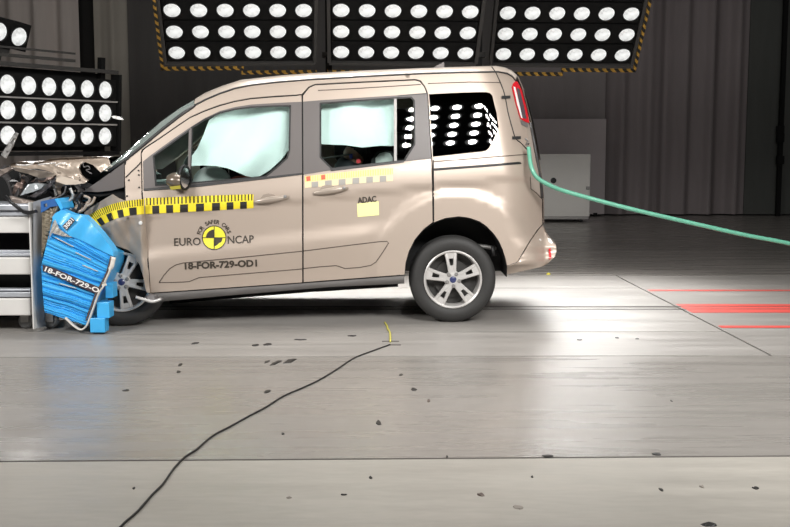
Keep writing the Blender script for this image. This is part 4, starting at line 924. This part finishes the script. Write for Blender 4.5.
# ============================================================ LOOSE THINGS
hp = [at(528.6, 147.5, .13), at(529.6, 157, .10), at(531, 166, .07), at(535, 175, .05), at(541.5, 181, .05), at(553, 186.8, .06), at(566, 191.6, .08), at(600, 201, .1), at(640, 211.2, .12), at(700, 225, .15), at(745, 235, .17), at(800, 246, .2), at(880, 268, .3), at(980, 312, .5)]
hp.append(Vector((hp[-1].x+.35, .6, .03))); hp.append(Vector((hp[-1].x+1.4, .9, .03)))
tag(tube('hose', spline(hp, 7), .0165, GREEN, None, 10), 'green rubber hose running from the van rear corner out to the right', 'hose')
cp_ = [(390,344.5),(372,351),(354,358),(338,368.5),(319,380),(302,388),(283.5,396),(266,407),(248,416.5),(230,426.5),(212.7,435.7),(197,449),(185,457),(177,465),(172,471),(163,484),(152,495),(138,511),(120,527.5),(96,560)]
tag(tube('cable', spline([flr(x, y, .0045) for x, y in cp_], 5), .0046, mat('cable_black', (.015, .014, .014), .5), None, 8), 'thin black cable snaking over the floor towards the camera', 'cable')
ytp = [(384.8,322.3),(387,325.5),(388,329),(390,332.5),(390.4,341.5)]
tag(tube('yellow_cord', spline([flr(x, y, .007) for x, y in ytp], 5), .0065, mat('yellow_cord', (.62, .56, .12), .6), None, 6), 'short yellow cord at the end of the black cable', 'cord')
for (x0, x1, y, lab) in ((382, 399, 341.5, 'dark tape dash on the floor at the cable end, farther one'), (388, 401, 345, 'dark tape dash on the floor at the cable end, nearer one')):
    a = flr(x0, y+.5); b = flr(x1, y-.5); tag(MB().box((a.x, a.y, 0), (b.x, b.y, .002)).build('floor_tape', mat('dash_dark', (.10, .09, .085), .6)), lab, 'tape', 'floor tape dashes')
# fragments scattered on the floor: (x, y, width px, height px, turn, description)
DB = [(195,343.5,9,2.2,-25,'thin dark sliver lying left of the floor fragments row nearest the front wheel'),(255,345.5,9,2.5,8,'small dark curled scrap right below the front door, left one of a pair'),(268,344.5,11,2.6,-10,'small dark curled scrap right below the front door, right one of a pair'),(300,339.8,14,1.4,-14,'long thin dark sliver under the front door rear edge'),(351,336,11,1.3,6,'thin dark sliver left of the yellow cord'),
(180,365,4.5,3.4,10,'small black chip, upper of two left below the front wheel'),(178.5,372,5,2.4,20,'small black chip, lower of two left below the front wheel'),(276,363,7,6.5,-40,'black shell shaped scrap in the middle of the foreground floor'),(290,361,11,6.5,-35,'larger black shell shaped scrap beside the similar one'),(267,362,4,3.2,-40,'tiny dark flake left of the two shell shaped scraps'),
(267,391.6,7,4,-15,'black pointed scrap below the shell shaped scraps'),(125.6,390.6,7.5,2.2,5,'flat black scrap in the left foreground below the blue barrier reflection'),(378.5,423,6,5.5,20,'black triangular chip right of the cable'),(283,434,4,1.8,30,'tiny dark chip right of the cable middle'),(134,488.5,3,2,0,'tiny black speck left of the cable in the near foreground'),
(370.6,478,4,2.2,0,'small black chip on the near slab right of the cable'),(289,498,6,2,-10,'pale brown flake on the near slab beside the cable'),(344,495,9,1.5,40,'thin dark splinter on the near slab'),(414,389.6,7,3.6,5,'oval black chip on the floor below the rear wheel'),(401,375,4.5,2,0,'small dark chip left above the oval black chip'),(428.5,401,4,3.2,0,'small brown chip right below the oval black chip'),
(657,454.5,11,2.8,0,'flat dark scrap on the floor joint at the right'),(548,456.5,14,2.2,0,'long dark scrap on the floor joint at the centre right'),(671.5,401,2.4,2,0,'tiny dark speck alone on the right foreground floor'),(755.6,488.5,7,3,5,'black chip at the right on the near slab'),(661,490,5,3.2,20,'small dark flake centre right on the near slab'),(532,477,2.8,2.2,0,'tiny dark speck just below the floor joint'),
(481,495,9,3.6,0,'grey brown flake on the near slab in the centre'),(518,507.5,11,5.5,15,'large pale brown smear like flake on the near slab'),(709,525,18,4,0,'dark flat scrap at the bottom edge of the photo'),(702,487,5,3,0,'pale grey flake left of the black chip on the near slab'),(447,457,3,1.8,0,'tiny dark speck on the floor joint at the centre'),(617,338,5,1.2,0,'thin dark splinter on the floor plates right of the rear wheel'),(580,340,6,1.2,8,'thin dark splinter on the floor plates nearest the rear wheel'),(637,339,5,1.0,0,'thin dark splinter on the floor plates furthest right')]
DBM = [mat('chip_black', (.02, .018, .017), .45), mat('chip_brown', (.13, .10, .085), .5), mat('chip_pale', (.27, .24, .21), .6)]
for i, (x, y, wd, ht, ang, lab) in enumerate(DB):
    rr = random.Random(100+i); c = flr(x, y); n = 9; top = []; base = []; sx = (flr(x+wd/2, y)-c).length; sy = (flr(x, y-ht/2)-c).length; a0 = math.radians(ang)*.35
    for k in range(n):
        q = 2*math.pi*k/n; r = rr.uniform(.65, 1.05)
        u, v = sx*r*math.cos(q), sy*r*math.sin(q); p = Vector((u*math.cos(a0)-v*math.sin(a0), u*math.sin(a0)+v*math.cos(a0), 0))+c
        base.append(p); top.append(Vector((c.x+(p.x-c.x)*.85, c.y+(p.y-c.y)*.85, .002+.004*rr.random())))
    vs = base+top+[Vector((c.x, c.y, .003))]
    fs = [(k, (k+1) % n, n+(k+1) % n, n+k) for k in range(n)]+[(n+k, n+(k+1) % n, 2*n) for k in range(n)]
    m = DBM[2] if 'pale' in lab else DBM[1] if 'brown' in lab else DBM[0]
    tag(mk('floor_fragment', vs, fs, m), lab, 'debris', 'crash fragments on the floor')
c = flr(548.5, 274.5); tag(MB().lathe([(.0001, .02), (.018, .015), (.022, -.0)], 8, Matrix.Translation((c.x, c.y, .0))@Matrix.Rotation(math.pi/2, 4, 'X')).build('floor_marker', mat('marker_yellow', (.8, .7, .05), .5)), 'tiny yellow marker on the floor behind the rear bumper', 'marker')
# pieces caught in flight
pc = [(111,116.4),(114,115.6),(119,116.4),(122.6,118.6),(123.4,120),(118,119.6),(113,118)]
tag(panel('flying_fragment', pc, [], WHITE, None, fn=lambda x, y, o_=0: at(x, y, .5+.01*math.sin(x)+o_), step=3, rim=.012), 'small white sliver flying in the air right of the standing lamp bank', 'debris', 'fragments in flight')
pc = [(15,132),(18.4,133.4),(12,148),(6,158.6),(1,155),(8,143)]
tag(panel('flying_fragment', pc, [], mat('clear_plastic_shard', (.35, .34, .33), .25, .2), None, fn=lambda x, y, o_=0: at(x, y, .0+.012*math.sin(x*.8+y)+o_), step=3, rim=.008), 'grey plastic shard flying in front of the lower left lamps', 'debris', 'fragments in flight')
